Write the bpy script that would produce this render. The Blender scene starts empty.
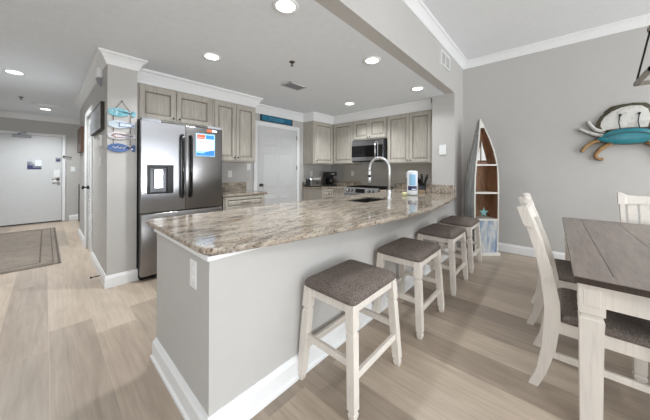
import bpy, bmesh, math, random
from mathutils import Vector, Matrix
random.seed(7)
scn = bpy.context.scene
COL = scn.collection
PI = math.pi

# ---------------------------------------------------------------- camera
CF, CYAW, CHY, CROLL, CH = 252.41, 0.7347, 170.33, 0.0048, 1.291
cd = bpy.data.cameras.new('camera')
cd.sensor_fit = 'HORIZONTAL'; cd.sensor_width = 36.0
cd.lens = 36.0 * CF / 650.0
cd.shift_y = (CHY - 210.0) / 650.0
cd.clip_start = 0.05
cam = bpy.data.objects.new('camera', cd); COL.objects.link(cam)
_c, _s = math.cos(CYAW), math.sin(CYAW)
_R, _U, _F = Vector((_s, -_c, 0)), Vector((0, 0, 1)), Vector((_c, _s, 0))
_r2 = _R * math.cos(CROLL) + _U * math.sin(CROLL)
_u2 = _U * math.cos(CROLL) - _R * math.sin(CROLL)
cam.matrix_world = Matrix(((_r2.x, _u2.x, -_F.x, 0), (_r2.y, _u2.y, -_F.y, 0), (_r2.z, _u2.z, -_F.z, CH), (0, 0, 0, 1)))
scn.camera = cam

# ---------------------------------------------------------------- world, daylight, exposure
w = bpy.data.worlds.new('world'); scn.world = w; w.use_nodes = True
bg = w.node_tree.nodes['Background']
bg.inputs[0].default_value = (0.86, 0.93, 1.0, 1); bg.inputs[1].default_value = 1.6

def area(name, loc, rot, sx, sy, power, col=(1, 1, 1), spread=PI):
    l = bpy.data.lights.new(name, 'AREA'); l.shape = 'RECTANGLE'; l.size = sx; l.size_y = sy
    l.energy = power; l.color = col; l.spread = spread
    o = bpy.data.objects.new(name, l); COL.objects.link(o); o.location = loc; o.rotation_euler = rot
    return o
# daylight coming in through the balcony doors behind the camera
area('daylight_balcony', (1.0, -6.95, 1.5), (PI / 2, 0, 0), 6.6, 2.4, 100, (0.90, 0.96, 1.0))
# added low uplight outside those doors, there to brighten the ceilings
area('added_ceiling_fill', (1.0, -7.15, 0.25), (PI / 2 + 0.5, 0, 0), 6.6, 0.9, 480, (0.93, 0.97, 1.0))
area('daylight_side', (-3.55, -1.6, 1.5), (PI / 2, 0, -PI / 2), 2.6, 2.1, 60, (0.90, 0.96, 1.0))
DL_POWER = 25.0
vs = scn.view_settings
vs.view_transform = 'Standard'; vs.look = 'None'; vs.gamma = 1.0; vs.use_curve_mapping = False
vs.exposure = -0.2
scn.cycles.max_bounces = 10; scn.cycles.diffuse_bounces = 6; scn.cycles.glossy_bounces = 4
scn.cycles.sample_clamp_indirect = 6.0
scn.cycles.use_denoising = True

# ---------------------------------------------------------------- materials
def srgb(r, g, b):
    f = lambda v: (v / 255 / 12.92) if v / 255 <= 0.04045 else ((v / 255 + 0.055) / 1.055) ** 2.4
    return (f(r), f(g), f(b), 1)

class N:
    def __init__(s, name):
        s.m = bpy.data.materials.new(name); s.m.use_nodes = True
        s.t = s.m.node_tree; s.b = s.t.nodes['Principled BSDF']
    def n(s, typ, **kw):
        x = s.t.nodes.new(typ)
        for k, v in kw.items():
            if k in x.inputs: x.inputs[k].default_value = v
            else: setattr(x, k, v)
        return x
    def l(s, a, b): s.t.links.new(a, b)
    def coords(s, scale=(1, 1, 1), rot=(0, 0, 0), loc=(0, 0, 0), src='Object'):
        tc = s.n('ShaderNodeTexCoord'); mp = s.n('ShaderNodeMapping')
        mp.inputs['Scale'].default_value = scale; mp.inputs['Rotation'].default_value = rot; mp.inputs['Location'].default_value = loc
        s.l(tc.outputs[src], mp.inputs['Vector']); return mp.outputs['Vector']
    def noise(s, vec, scale, detail=4, rough=0.55, dist=0.0):
        x = s.n('ShaderNodeTexNoise'); x.inputs['Scale'].default_value = scale; x.inputs['Detail'].default_value = detail
        x.inputs['Roughness'].default_value = rough; x.inputs['Distortion'].default_value = dist
        s.l(vec, x.inputs['Vector']); return x.outputs['Fac']
    def ramp(s, fac, stops, interp='LINEAR'):
        x = s.n('ShaderNodeValToRGB'); e = x.color_ramp.elements; x.color_ramp.interpolation = interp
        while len(e) < len(stops): e.new(0.5)
        for i, (p, c) in enumerate(stops): e[i].position = p; e[i].color = c
        s.l(fac, x.inputs['Fac']); return x.outputs['Color']
    def mix(s, fac, a, b, mode='MIX'):
        x = s.n('ShaderNodeMix', data_type='RGBA', blend_type=mode)
        for i, v in ((0, fac), (6, a), (7, b)):
            if hasattr(v, 'links'): s.l(v, x.inputs[i])
            else: x.inputs[i].default_value = v
        return x.outputs[2]
    def bump(s, h, strength, dist=0.01):
        x = s.n('ShaderNodeBump'); x.inputs['Strength'].default_value = strength; x.inputs['Distance'].default_value = dist
        s.l(h, x.inputs['Height']); s.l(x.outputs['Normal'], s.b.inputs['Normal'])
    def base(s, v):
        if hasattr(v, 'links'): s.l(v, s.b.inputs['Base Color'])
        else: s.b.inputs['Base Color'].default_value = v
    def pr(s, rough=0.5, metal=0.0, spec=0.5):
        s.b.inputs['Roughness'].default_value = rough; s.b.inputs['Metallic'].default_value = metal
        s.b.inputs['Specular IOR Level'].default_value = spec

def plain(name, rgb, rough=0.5, metal=0.0, spec=0.5, var=0.06, scale=14, bump=0.0, bscale=120, stretch=(1, 1, 1)):
    """flat paint / metal with a little noise so that it is not perfectly uniform"""
    k = N(name); c = srgb(*rgb)
    v = k.coords(stretch)
    f = k.noise(v, scale, 3)
    d = tuple(x * (1 - var) for x in c[:3]) + (1,); u = tuple(min(1, x * (1 + var)) for x in c[:3]) + (1,)
    k.base(k.ramp(f, [(0.3, d), (0.7, u)])); k.pr(rough, metal, spec)
    if bump: k.bump(k.noise(v, bscale, 2), bump, 0.004)
    return k.m

M = {}
M['wall'] = plain('wall_paint', (192, 190, 187), 0.75, spec=0.2, var=0.012, bump=0.05, bscale=160)
M['ceil'] = plain('ceiling_paint', (234, 237, 240), 0.9, spec=0.1, var=0.015, bump=0.35, bscale=90)
M['ceilk'] = plain('kitchen_ceiling_texture', (232, 237, 242), 0.9, spec=0.1, var=0.02, bump=0.5, bscale=60)
M['trim'] = plain('white_trim_paint', (236, 237, 238), 0.4, var=0.01)
M['door'] = plain('white_door_paint', (208, 209, 210), 0.42, var=0.015)
M['white'] = plain('white_plastic', (235, 236, 236), 0.35, var=0.01)
M['black'] = plain('black_plastic', (20, 20, 22), 0.35, var=0.1)
M['blackglass'] = plain('black_glass', (10, 10, 12), 0.06, var=0.05)
M['blackmetal'] = plain('blackened_metal', (28, 26, 25), 0.4, metal=0.6)
M['chrome'] = plain('brushed_nickel', (215, 216, 218), 0.22, metal=1.0, var=0.03)
M['nickel'] = plain('satin_light_nickel', (232, 233, 235), 0.36, metal=0.85, var=0.02)
M['satin'] = plain('satin_pewter', (96, 90, 84), 0.35, metal=0.9)
M['brass'] = plain('dull_brass', (120, 105, 84), 0.4, metal=0.8)
M['cream'] = plain('cream_cushion_frame', (214, 209, 200), 0.5, var=0.05, scale=30, bump=0.1)
M['tile'] = None

def mk_steel(name, rgb, rough):
    k = N(name); v = k.coords((1, 1, 120))
    f = k.noise(v, 6, 4); c = srgb(*rgb)
    k.base(k.ramp(f, [(0.3, tuple(x * .93 for x in c[:3]) + (1,)), (0.7, c)])); k.pr(rough, 1.0)
    k.b.inputs['Anisotropic'].default_value = 0.35
    return k.m
M['steel'] = mk_steel('stainless_steel', (186, 186, 190), 0.2)
M['dimsteel'] = mk_steel('dim_reflection_steel', (150, 148, 148), 0.28)  # darker copy: dim reflections on right door and freezer put into the colour

def mk_floor():
    k = N('oak_plank_floor')
    v = k.coords((1, 1, 1), (0, 0, -PI / 2), (0, 0, 0))       # planks run along world Y
    br = k.n('ShaderNodeTexBrick'); br.offset = 0.19; br.offset_frequency = 2; br.squash = 1
    br.inputs['Scale'].default_value = 1; br.inputs['Mortar Size'].default_value = 0.0009; br.inputs['Mortar Smooth'].default_value = 0.2
    br.inputs['Brick Width'].default_value = 1.57; br.inputs['Row Height'].default_value = 0.255; br.inputs['Bias'].default_value = 0
    br.inputs['Color1'].default_value = (0, 0, 0, 1); br.inputs['Color2'].default_value = (1, 1, 1, 1); br.inputs['Mortar'].default_value = (0.5, 0.5, 0.5, 1)
    mp = k.n('ShaderNodeMapping'); mp.inputs['Location'].default_value = (0.18, 0.02 + 0.255 * 4, 0)
    k.l(v, mp.inputs['Vector']); k.l(mp.outputs['Vector'], br.inputs['Vector'])
    tone = k.ramp(br.outputs['Color'], [(0.0, srgb(148, 136, 124)), (0.25, srgb(182, 166, 149)), (0.5, srgb(192, 176, 159)), (0.72, srgb(162, 147, 133)), (1.0, srgb(203, 188, 171))])
    # grain: noise stretched along the plank, shifted per plank
    add = k.n('ShaderNodeVectorMath', operation='MULTIPLY_ADD')
    comb = k.n('ShaderNodeCombineXYZ'); k.l(br.outputs['Color'], comb.inputs[0]); k.l(br.outputs['Color'], comb.inputs[1])
    k.l(comb.outputs[0], add.inputs[0]); add.inputs[1].default_value = (7, 13, 3); k.l(v, add.inputs[2])
    mg = k.n('ShaderNodeMapping'); mg.inputs['Scale'].default_value = (1.2, 22, 1); k.l(add.outputs[0], mg.inputs['Vector'])
    g = k.noise(mg.outputs['Vector'], 2.2, 6, 0.6, 0.6)
    mg2 = k.n('ShaderNodeMapping'); mg2.inputs['Scale'].default_value = (0.9, 5, 1); k.l(add.outputs[0], mg2.inputs['Vector'])
    g2 = k.noise(mg2.outputs['Vector'], 1.3, 4, 0.5, 1.6)
    c1 = k.mix(1.0, tone, k.ramp(g, [(0.3, (0.84, 0.83, 0.82, 1)), (0.65, (1.03, 1.03, 1.03, 1))]), 'MULTIPLY')
    c2 = k.mix(1.0, c1, k.ramp(g2, [(0.3, (0.86, 0.85, 0.84, 1)), (0.62, (1.04, 1.04, 1.04, 1))]), 'MULTIPLY')
    fin = k.mix(br.outputs['Fac'], c2, srgb(184, 170, 154))  # lighter seam tint: bevel highlights of the planks put into the colour
    k.base(fin); k.pr(0.38, spec=0.4)
    k.bump(g, 0.06, 0.003)
    return k.m
M['floor'] = mk_floor()

def mk_granite():
    k = N('tan_granite')
    v = k.coords((0.42, 1.5, 1.2), (0, 0, 0.06))
    big = k.noise(v, 3.4, 6, 0.68, 1.2)
    mid = k.noise(k.coords((0.42, 1.6, 1.3), (0, 0, 0.1)), 12, 6, 0.72, 0.6)
    fine = k.noise(k.coords((1, 1.2, 1)), 60, 3, 0.65)
    blot = k.noise(k.coords((0.8, 1.1, 1), loc=(3, 1, 0)), 26, 4, 0.62, 0.4)
    a = k.ramp(big, [(0.30, srgb(92, 88, 88)), (0.41, srgb(146, 134, 120)), (0.50, srgb(198, 182, 160)), (0.57, srgb(168, 140, 114)), (0.66, srgb(128, 124, 120)), (0.76, srgb(170, 160, 146))])
    b = k.ramp(mid, [(0.33, srgb(70, 62, 58)), (0.44, srgb(140, 122, 104)), (0.54, srgb(206, 194, 174)), (0.63, srgb(166, 142, 116)), (0.74, srgb(98, 76, 62))])
    c = k.mix(0.5, a, b)
    sp = k.ramp(fine, [(0.35, (0.3, 0.29, 0.28, 1)), (0.42, (1, 1, 1, 1))])
    c = k.mix(1.0, c, sp, 'MULTIPLY')
    bl = k.ramp(blot, [(0.64, (0, 0, 0, 1)), (0.70, (1, 1, 1, 1))])
    c = k.mix(bl, c, srgb(84, 70, 60))
    bw = k.ramp(blot, [(0.31, (1, 1, 1, 1)), (0.37, (0, 0, 0, 1))])
    c = k.mix(bw, c, srgb(214, 206, 190))
    c = k.mix(1.0, c, (0.82, 0.83, 0.85, 1), 'MULTIPLY')
    hc = k.n('ShaderNodeBrightContrast'); hc.inputs['Contrast'].default_value = 0.10; hc.inputs['Bright'].default_value = 0.0; k.l(c, hc.inputs['Color'])
    hs = k.n('ShaderNodeHueSaturation'); hs.inputs['Saturation'].default_value = 0.74; hs.inputs['Value'].default_value = 1.04; k.l(hc.outputs['Color'], hs.inputs['Color']); c = hs.outputs['Color']
    k.base(c); k.pr(0.09, spec=0.55)
    return k.m
M['granite'] = mk_granite()

def mk_cab(name, light, dark, lo=0.22, hi=0.62):
    k = N(name)
    f = k.noise(k.coords((26, 26, 1.3)), 2.6, 6, 0.62, 0.3)
    g = k.noise(k.coords((3, 3, 1.2)), 2.0, 4)
    c = k.ramp(f, [(lo, srgb(*dark)), (hi, srgb(*light))])
    c = k.mix(1.0, c, k.ramp(g, [(0.3, (0.9, 0.9, 0.9, 1)), (0.7, (1.03, 1.03, 1.02, 1))]), 'MULTIPLY')
    k.base(c); k.pr(0.5, spec=0.35); k.bump(f, 0.05, 0.003)
    return k.m
M['cab'] = mk_cab('glazed_greige_cabinet', (196, 190, 181), (158, 151, 141))
M['glaze'] = mk_cab('brown_glaze_groove', (150, 143, 134), (122, 114, 105))
M['stoolwood'] = mk_cab('distressed_white_wood', (224, 217, 209), (207, 199, 190), 0.2, 0.5)
M['hull'] = mk_cab('weathered_blue_grey_hull', (160, 160, 156), (92, 96, 100), 0.3, 0.65)
M['hullblue'] = None
M['boatwood'] = mk_cab('reclaimed_brown_wood', (178, 140, 110), (116, 82, 60), 0.3, 0.7)
M['boatwhite'] = mk_cab('chipped_white_paint', (226, 224, 218), (186, 180, 170), 0.25, 0.5)
M['lampwood'] = mk_cab('grey_washed_wood', (152, 146, 136), (112, 104, 94))

def mk_lower():
    k = N('blue_and_white_peeling_paint')
    f = k.noise(k.coords((9, 9, 2.2)), 1.2, 5, 0.65, 0.3)
    k.base(k.ramp(f, [(0.30, srgb(150, 140, 130)), (0.42, srgb(200, 200, 198)), (0.50, srgb(176, 184, 192)), (0.60, srgb(122, 142, 170)), (0.68, srgb(110, 132, 164)), (0.8, srgb(190, 192, 194))]))
    k.pr(0.6); return k.m
M['hullblue'] = mk_lower()

def mk_fabric(name, a, b, scale=260):
    k = N(name); v = k.coords()
    f = k.noise(v, scale, 2, 0.7); g = k.noise(v, 9, 3)
    c = k.ramp(f, [(0.35, srgb(*a)), (0.65, srgb(*b))])
    c = k.mix(1.0, c, k.ramp(g, [(0.3, (0.92, 0.92, 0.92, 1)), (0.7, (1.05, 1.05, 1.05, 1))]), 'MULTIPLY')
    k.base(c); k.pr(0.9, spec=0.1); k.bump(f, 0.4, 0.002); return k.m
M['fabric'] = mk_fabric('brown_tweed_fabric', (80, 72, 68), (136, 125, 118), 170)
M['fabric2'] = mk_fabric('charcoal_brown_tweed', (84, 76, 72), (142, 132, 125), 180)

def mk_table():
    k = N('weathered_grey_brown_tabletop')
    f = k.noise(k.coords((1.2, 14, 1)), 3.0, 6, 0.6, 0.6); g = k.noise(k.coords((1, 3, 1)), 2.4, 3)
    c = k.ramp(f, [(0.28, srgb(112, 101, 95)), (0.7, srgb(144, 133, 126))])
    c = k.mix(1.0, c, k.ramp(g, [(0.3, (0.88, 0.88, 0.88, 1)), (0.7, (1.06, 1.05, 1.04, 1))]), 'MULTIPLY')
    k.base(c); k.pr(0.34, spec=0.45); k.bump(f, 0.08, 0.003); return k.m
M['table'] = mk_table()
M['tableedge'] = mk_cab('dark_brown_table_edge', (66, 53, 46), (46, 37, 32))

def mk_tile():
    k = N('taupe_backsplash_tile')
    v = k.coords((1, 1, 1), (PI / 2, 0, PI / 2))
    br = k.n('ShaderNodeTexBrick'); br.inputs['Scale'].default_value = 1; br.inputs['Brick Width'].default_value = 0.15; br.inputs['Row Height'].default_value = 0.075
    br.inputs['Mortar Size'].default_value = 0.002; br.inputs['Color1'].default_value = srgb(188, 183, 175); br.inputs['Color2'].default_value = srgb(180, 175, 167); br.inputs['Mortar'].default_value = srgb(168, 163, 156)
    k.l(v, br.inputs['Vector']); k.base(br.outputs['Color']); k.pr(0.3); return k.m
M['tile'] = mk_tile()

def mk_rug():
    k = N('faded_patterned_rug')
    v = k.coords(); 
    vo = k.n('ShaderNodeTexVoronoi'); vo.inputs['Scale'].default_value = 9; k.l(v, vo.inputs['Vector'])
    wv = k.n('ShaderNodeTexWave'); wv.wave_type = 'RINGS'; wv.inputs['Scale'].default_value = 6; wv.inputs['Distortion'].default_value = 7; wv.inputs['Detail'].default_value = 3; k.l(v, wv.inputs['Vector'])
    f = k.noise(v, 140, 2); g = k.noise(v, 5, 4)
    c = k.ramp(wv.outputs['Fac'], [(0.2, srgb(140, 130, 120)), (0.6, srgb(162, 152, 140)), (0.9, srgb(128, 120, 112))])
    c = k.mix(0.3, c, k.ramp(vo.outputs['Distance'], [(0.1, srgb(108, 100, 96)), (0.6, srgb(146, 136, 124))]))
    c = k.mix(1.0, c, k.ramp(f, [(0.3, (0.8, 0.8, 0.8, 1)), (0.7, (1.1, 1.1, 1.1, 1))]), 'MULTIPLY')
    c = k.mix(1.0, c, k.ramp(g, [(0.3, (0.88, 0.88, 0.88, 1)), (0.7, (1.05, 1.05, 1.05, 1))]), 'MULTIPLY')
    k.base(c); k.pr(0.95, spec=0.05); return k.m
M['rug'] = mk_rug()
M['rugdark'] = mk_fabric('rug_border_dark', (88, 82, 77), (112, 104, 97), 160)

def blotch(name, stops, scale=8, rough=0.5, dist=1.0, stretch=(1, 1, 1)):
    k = N(name); f = k.noise(k.coords(stretch), scale, 5, 0.6, dist)
    k.base(k.ramp(f, [(p, srgb(*c)) for p, c in stops])); k.pr(rough); return k.m
M['teal'] = blotch('turquoise_enamel', [(0.3, (30, 104, 118)), (0.6, (44, 130, 142)), (0.8, (28, 98, 112))], 6, 0.3)
M['crabwhite'] = blotch('airbrushed_white_enamel', [(0.3, (176, 174, 168)), (0.5, (214, 213, 209)), (0.8, (198, 196, 190))], 7, 0.35)
M['crabolive'] = blotch('dark_olive_enamel', [(0.3, (52, 48, 36)), (0.7, (92, 86, 66))], 14, 0.35)
M['crabtan'] = blotch('tan_enamel', [(0.3, (142, 108, 66)), (0.6, (182, 146, 98)), (0.8, (120, 100, 68))], 9, 0.4)
M['signteal'] = blotch('teal_painted_board', [(0.25, (20, 62, 84)), (0.45, (22, 104, 140)), (0.62, (40, 130, 160)), (0.8, (30, 92, 110))], 9, 0.5, 1.0, (1, 1, 3))
M['fish1'] = blotch('aqua_fish_paint', [(0.3, (92, 160, 180)), (0.55, (138, 196, 208)), (0.8, (70, 140, 165))], 16, 0.5)
M['fish2'] = blotch('pale_blue_fish_paint', [(0.3, (178, 200, 214)), (0.6, (214, 222, 228)), (0.8, (160, 182, 204))], 16, 0.5)
M['fish3'] = blotch('whitewashed_fish_paint', [(0.3, (196, 190, 196)), (0.6, (222, 220, 224)), (0.8, (150, 150, 182))], 16, 0.5)
M['fish4'] = blotch('denim_blue_fish_paint', [(0.3, (62, 88, 138)), (0.6, (82, 110, 160)), (0.8, (54, 76, 124))], 16, 0.5)
M['navy'] = plain('navy_paint', (56, 62, 104), 0.5)
M['rust'] = plain('brown_stain', (120, 78, 66), 0.5)
M['fishline'] = plain('faded_blue_line', (124, 138, 172), 0.6)
M['fishbrown'] = plain('faded_brown_line', (156, 128, 124), 0.6)
M['paper'] = plain('white_paper', (232, 238, 242), 0.7, var=0.01)
M['paperblue'] = plain('blue_print', (52, 128, 196), 0.6)
M['paperlight'] = plain('light_blue_print', (150, 198, 230), 0.6)
M['orange'] = plain('orange_print', (222, 96, 58), 0.6)
M['photo'] = blotch('grey_seascape_print', [(0.3, (54, 62, 84)), (0.45, (140, 146, 158)), (0.6, (220, 222, 226)), (0.8, (96, 104, 124))], 5, 0.5)
M['art'] = blotch('grey_landscape_print', [(0.3, (136, 140, 148)), (0.5, (176, 180, 186)), (0.75, (200, 202, 204))], 4, 0.35, 1.0, (1, 1, 3))
M['framewood'] = plain('dark_brown_frame', (92, 62, 46), 0.45, var=0.2)
M['grey'] = plain('grey_plastic', (150, 152, 158), 0.5)
M['louver'] = M['door']
M['greymid'] = plain('mid_grey_plastic', (128, 130, 136), 0.45)
M['panelsteel'] = mk_steel('satin_panel_steel', (200, 200, 202), 0.42)
M['sponge'] = plain('pale_yellow_sponge', (214, 214, 168), 0.9, bump=0.3)
M['towel'] = plain('white_quilted_paper', (232, 236, 242), 0.8, var=0.02, bump=0.2)
M['sink'] = plain('dark_composite_sink', (44, 42, 42), 0.35)
M['blockwood'] = mk_cab('tan_knife_block_wood', (168, 146, 120), (130, 108, 84))
M['sail'] = plain('white_sailcloth', (228, 228, 226), 0.7)
M['starfish'] = plain('turquoise_starfish', (128, 178, 180), 0.7, var=0.15, bump=0.4)
M['dark'] = mk_cab('espresso_wood', (58, 48, 44), (36, 30, 28))
M['vent'] = plain('grey_vent_metal', (190, 190, 192), 0.6, metal=0.0)
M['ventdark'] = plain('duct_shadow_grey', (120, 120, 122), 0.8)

def emit(name, rgb, strength):
    k = N(name); k.b.inputs['Base Color'].default_value = rgb
    k.b.inputs['Emission Color'].default_value = rgb; k.b.inputs['Emission Strength'].default_value = strength
    return k.m
M['glow'] = emit('lit_lamp_lens', (1, 0.98, 0.95, 1), 9.0)
M['bulb'] = plain('frosted_bulb', (240, 238, 230), 0.3)

# ---------------------------------------------------------------- mesh helpers
class MB:
    def __init__(s): s.b = bmesh.new()
    def _mi(s, faces, mi, smooth=False):
        for f in faces: f.material_index = mi; f.smooth = smooth
    def box(s, x0, x1, y0, y1, z0, z1, bev=0.0, mi=0, rot=None, seg=1):
        if x0 > x1: x0, x1 = x1, x0
        if y0 > y1: y0, y1 = y1, y0
        t = bmesh.new()
        m = Matrix.Translation(((x0 + x1) / 2, (y0 + y1) / 2, (z0 + z1) / 2))
        if rot: m = m @ rot
        m = m @ Matrix.Diagonal((x1 - x0, y1 - y0, z1 - z0, 1))
        bmesh.ops.create_cube(t, size=1, matrix=m)
        if bev: bmesh.ops.bevel(t, geom=t.edges[:], offset=bev, segments=seg, affect='EDGES', profile=0.5)
        s._join(t, mi, bev > 0 and seg > 1); return s
    def _join(s, t, mi, smooth=False):
        mp = {v: s.b.verts.new(v.co) for v in t.verts}
        for f in t.faces:
            try: nf = s.b.faces.new([mp[v] for v in f.verts])
            except ValueError: continue
            nf.material_index = mi; nf.smooth = smooth
        t.free()
    def tube(s, pts, r, seg=8, mi=0, cap=True, flat=1.0):
        pts = [Vector(p) for p in pts]; rings = []
        rr = r if isinstance(r, (list, tuple)) else [r] * len(pts)
        prev = None
        for i, p in enumerate(pts):
            d = (pts[min(i + 1, len(pts) - 1)] - pts[max(i - 1, 0)]).normalized()
            if prev is None:
                a = Vector((0, 0, 1)) if abs(d.z) < 0.9 else Vector((1, 0, 0))
                u = d.cross(a).normalized()
            else:
                u = (prev - d * prev.dot(d)).normalized()
            prev = u; v = d.cross(u)
            rings.append([p + u * math.cos(2 * PI * j / seg) * rr[i] + v * math.sin(2 * PI * j / seg) * rr[i] * flat for j in range(seg)])
        s.loft(rings, mi, cap, True); return s
    def loft(s, rings, mi=0, cap=True, smooth=False, closed=True):
        V = [[s.b.verts.new(p) for p in r] for r in rings]
        n = len(V[0])
        for i in range(len(V) - 1):
            for j in range(n if closed else n - 1):
                f = s.b.faces.new((V[i][j], V[i][(j + 1) % n], V[i + 1][(j + 1) % n], V[i + 1][j]))
                f.material_index = mi; f.smooth = smooth
        if cap and closed:
            for r in (V[0][::-1], V[-1]):
                f = s.b.faces.new(r); f.material_index = mi
        return s
    def lathe(s, prof, c=(0, 0, 0), seg=20, mi=0, axis='z', cap=True, smooth=True):
        rings = []
        for r, z in prof:
            ring = []
            for j in range(seg):
                a = 2 * PI * j / seg; x, y = r * math.cos(a), r * math.sin(a)
                p = {'z': (x, y, z), 'x': (z, x, y), 'y': (y, z, x)}[axis]
                ring.append((c[0] + p[0], c[1] + p[1], c[2] + p[2]))
            rings.append(ring)
        s.loft(rings, mi, cap, smooth); return s
    def prism(s, pts, a, b, axis='z', mi=0, bev=0.0, smooth=False, seg=2, rim=None):
        """2-D outline extruded from a to b along axis. axis z: (x,y); y: (x,z); x: (y,z)"""
        mpf = {'z': lambda p, h: (p[0], p[1], h), 'y': lambda p, h: (p[0], h, p[1]), 'x': lambda p, h: (h, p[0], p[1])}[axis]
        t = bmesh.new()
        A = [t.verts.new(mpf(p, a)) for p in pts]; B = [t.verts.new(mpf(p, b)) for p in pts]
        n = len(pts)
        t.faces.new(A[::-1]); t.faces.new(B)
        for i in range(n): t.faces.new((A[i], A[(i + 1) % n], B[(i + 1) % n], B[i]))
        bmesh.ops.recalc_face_normals(t, faces=t.faces[:])
        if bev:
            e = [x for x in t.edges if (x.verts[0] in A) == (x.verts[1] in A)]
            bmesh.ops.bevel(t, geom=e, offset=bev, segments=seg, affect='EDGES', profile=0.5)
        s._join(t, mi, smooth); return s
    def dome(s, pts, base, height, axis='x', sign=-1, mi=0, mrim=None, rimw=0.12, steps=3, side=0.008):
        """outline on a wall, raised in rings towards its centre (hammered-metal look)"""
        cx = sum(p[0] for p in pts) / len(pts); cy = sum(p[1] for p in pts) / len(pts)
        mpf = {'x': lambda u, v, h: (h, u, v), 'y': lambda u, v, h: (u, h, v)}[axis]
        rings = [[mpf(u, v, base) for u, v in pts], [mpf(u, v, base + sign * side) for u, v in pts]]
        ks = [1 - rimw] + [(1 - rimw) * (1 - (i + 1) / (steps + 1)) for i in range(steps)]
        for k in ks:
            hgt = side + height * math.sqrt(max(0, 1 - k * k))
            rings.append([mpf(cx + (u - cx) * k, cy + (v - cy) * k, base + sign * hgt) for u, v in pts])
        for i in range(len(rings) - 1):
            s.loft(rings[i:i + 2], mrim if (mrim is not None and i < 2) else mi, False, i > 0)
        s.b.faces.new([s.b.verts.new(p) for p in rings[-1]]).material_index = mi
        s.b.faces.new([s.b.verts.new(p) for p in rings[0]][::-1]).material_index = mrim if mrim is not None else mi
        return s
    def build(s, name, mats, parent=None, loc=None, rotz=0.0):
        bmesh.ops.remove_doubles(s.b, verts=s.b.verts[:], dist=1e-6)
        bmesh.ops.recalc_face_normals(s.b, faces=s.b.faces[:])
        me = bpy.data.meshes.new(name); s.b.to_mesh(me); s.b.free()
        o = bpy.data.objects.new(name, me); COL.objects.link(o)
        for m in (mats if isinstance(mats, (list, tuple)) else [mats]): me.materials.append(M[m])
        if parent: o.parent = parent
        if loc is not None: o.location = loc
        if rotz: o.rotation_euler.z = rotz
        return o

def tag(o, label, cat, group=None, kind=None):
    o['label'] = label
    if cat: o['category'] = cat
    if group: o['group'] = group
    if kind: o['kind'] = kind
    return o
def thing(name, label, cat, loc=(0, 0, 0), rotz=0.0, group=None):
    o = bpy.data.objects.new(name, None); o.empty_display_size = 0.1
    COL.objects.link(o); o.location = loc; o.rotation_euler.z = rotz
    return tag(o, label, cat, group)
def struct(o, label=None, cat='wall'):
    return tag(o, label or 'plain painted ' + o.name.replace('_', ' ') + ' of the room', cat, None, 'structure')
def dup(root, loc, rotz, label, group=None):
    r = root.copy(); COL.objects.link(r); r.location = loc; r.rotation_euler = (0, 0, rotz); r['label'] = label
    if group: r['group'] = group
    for ch in list(root.children):
        c = ch.copy(); COL.objects.link(c); c.parent = r
        for g in list(ch.children):
            d = g.copy(); COL.objects.link(d); d.parent = c
    return r
def sweep(mb, path, prof, z0=0.0, mi=0, side=1):
    """sweep a profile of (out, up) along a 2-D path with mitred corners; out is to the right of travel when side = 1"""
    P = [Vector((p[0], p[1])) for p in path]; rings = []
    for i, p in enumerate(P):
        d0 = (P[i] - P[i - 1]).normalized() if i > 0 else (P[1] - P[0]).normalized()
        d1 = (P[i + 1] - P[i]).normalized() if i < len(P) - 1 else d0
        n0 = Vector((d0.y, -d0.x)) * side; n1 = Vector((d1.y, -d1.x)) * side
        m = n0 + n1; m = m / m.dot(n0) if m.length > 1e-6 else n0
        rings.append([(p.x + m.x * o, p.y + m.y * o, z0 + u) for o, u in prof])
    mb.loft(rings, mi, True); return mb

# ---------------------------------------------------------------- room dimensions
YW = 1.1885          # dining face of the peninsula / dropped beam
XC = 4.95            # right-hand wall
XS = 4.434           # stub wall face
ZK, ZD = 2.5613, 3.20
YB = 4.25            # kitchen back wall
XH = 0.448           # hall side of the closet wall
YP = 3.5985          # end face of that wall
YE = 9.05            # entry wall
XL, YF, XLL = -0.95, -6.5, -3.2

struct(MB().box(XLL - .2, XC + .3, YF - .3, YE + .2, -0.12, 0).build('floor', 'floor'), 'wide light oak plank floor', 'floor')
struct(MB().box(XL - .2, XC + .1, YW + .14, YE + .2, ZK, ZK + .12).build('ceiling', 'ceilk'), 'lower textured white ceiling over kitchen and hall', 'ceiling')
struct(MB().box(XLL - .2, XC + .1, YF - .2, YW + .15, ZD, ZD + .12).build('ceiling_dining', 'ceil'), 'higher smooth white ceiling over the dining area', 'ceiling')
struct(MB().box(XLL - .2, XC, YW, YW + .14, ZK, ZD).build('wall_soffit', 'wall'), 'dropped beam face between the two ceiling heights')
struct(MB().box(XC, XC + .12, YF - .2, YB + .12, 0, ZD + .1).build('wall_right', 'wall'), 'grey wall on the right behind dining table and kitchen run')
struct(MB().box(XS, XC, YW, 1.54, 0, ZK).build('wall_stub', 'wall'), 'short wall stub at the end of the peninsula')
struct(MB().box(XH + .13, XC, YB, YB + .12, 0, ZK).build('wall_back', 'wall'), 'kitchen back wall with the white door')
struct(MB().box(XH, .713, YP, YB + .12, 0, ZK).build('wall_end', 'wall'), 'wall end beside the refrigerator with the fish sign')
HD0, HD1, HDZ = 4.90, 5.62, 2.12
b = MB(); b.box(XH, XH + .12, YB + .12, HD0, 0, ZK); b.box(XH, XH + .12, HD1, 6.87, 0, ZK); b.box(XH, XH + .12, HD0, HD1, HDZ, ZK)
b.box(XH + .12, 1.7, 6.75, 6.87, 0, ZK)
struct(b.build('wall_hall', 'wall'), 'hall closet wall with louvered door')
b = MB(); b.box(XL - .1, XL, YW + .14, YE, 0, ZK); b.box(XLL, XL, YW, YW + .14, 0, ZK)
struct(b.build('wall_left', 'wall'), 'left hall wall')
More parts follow.
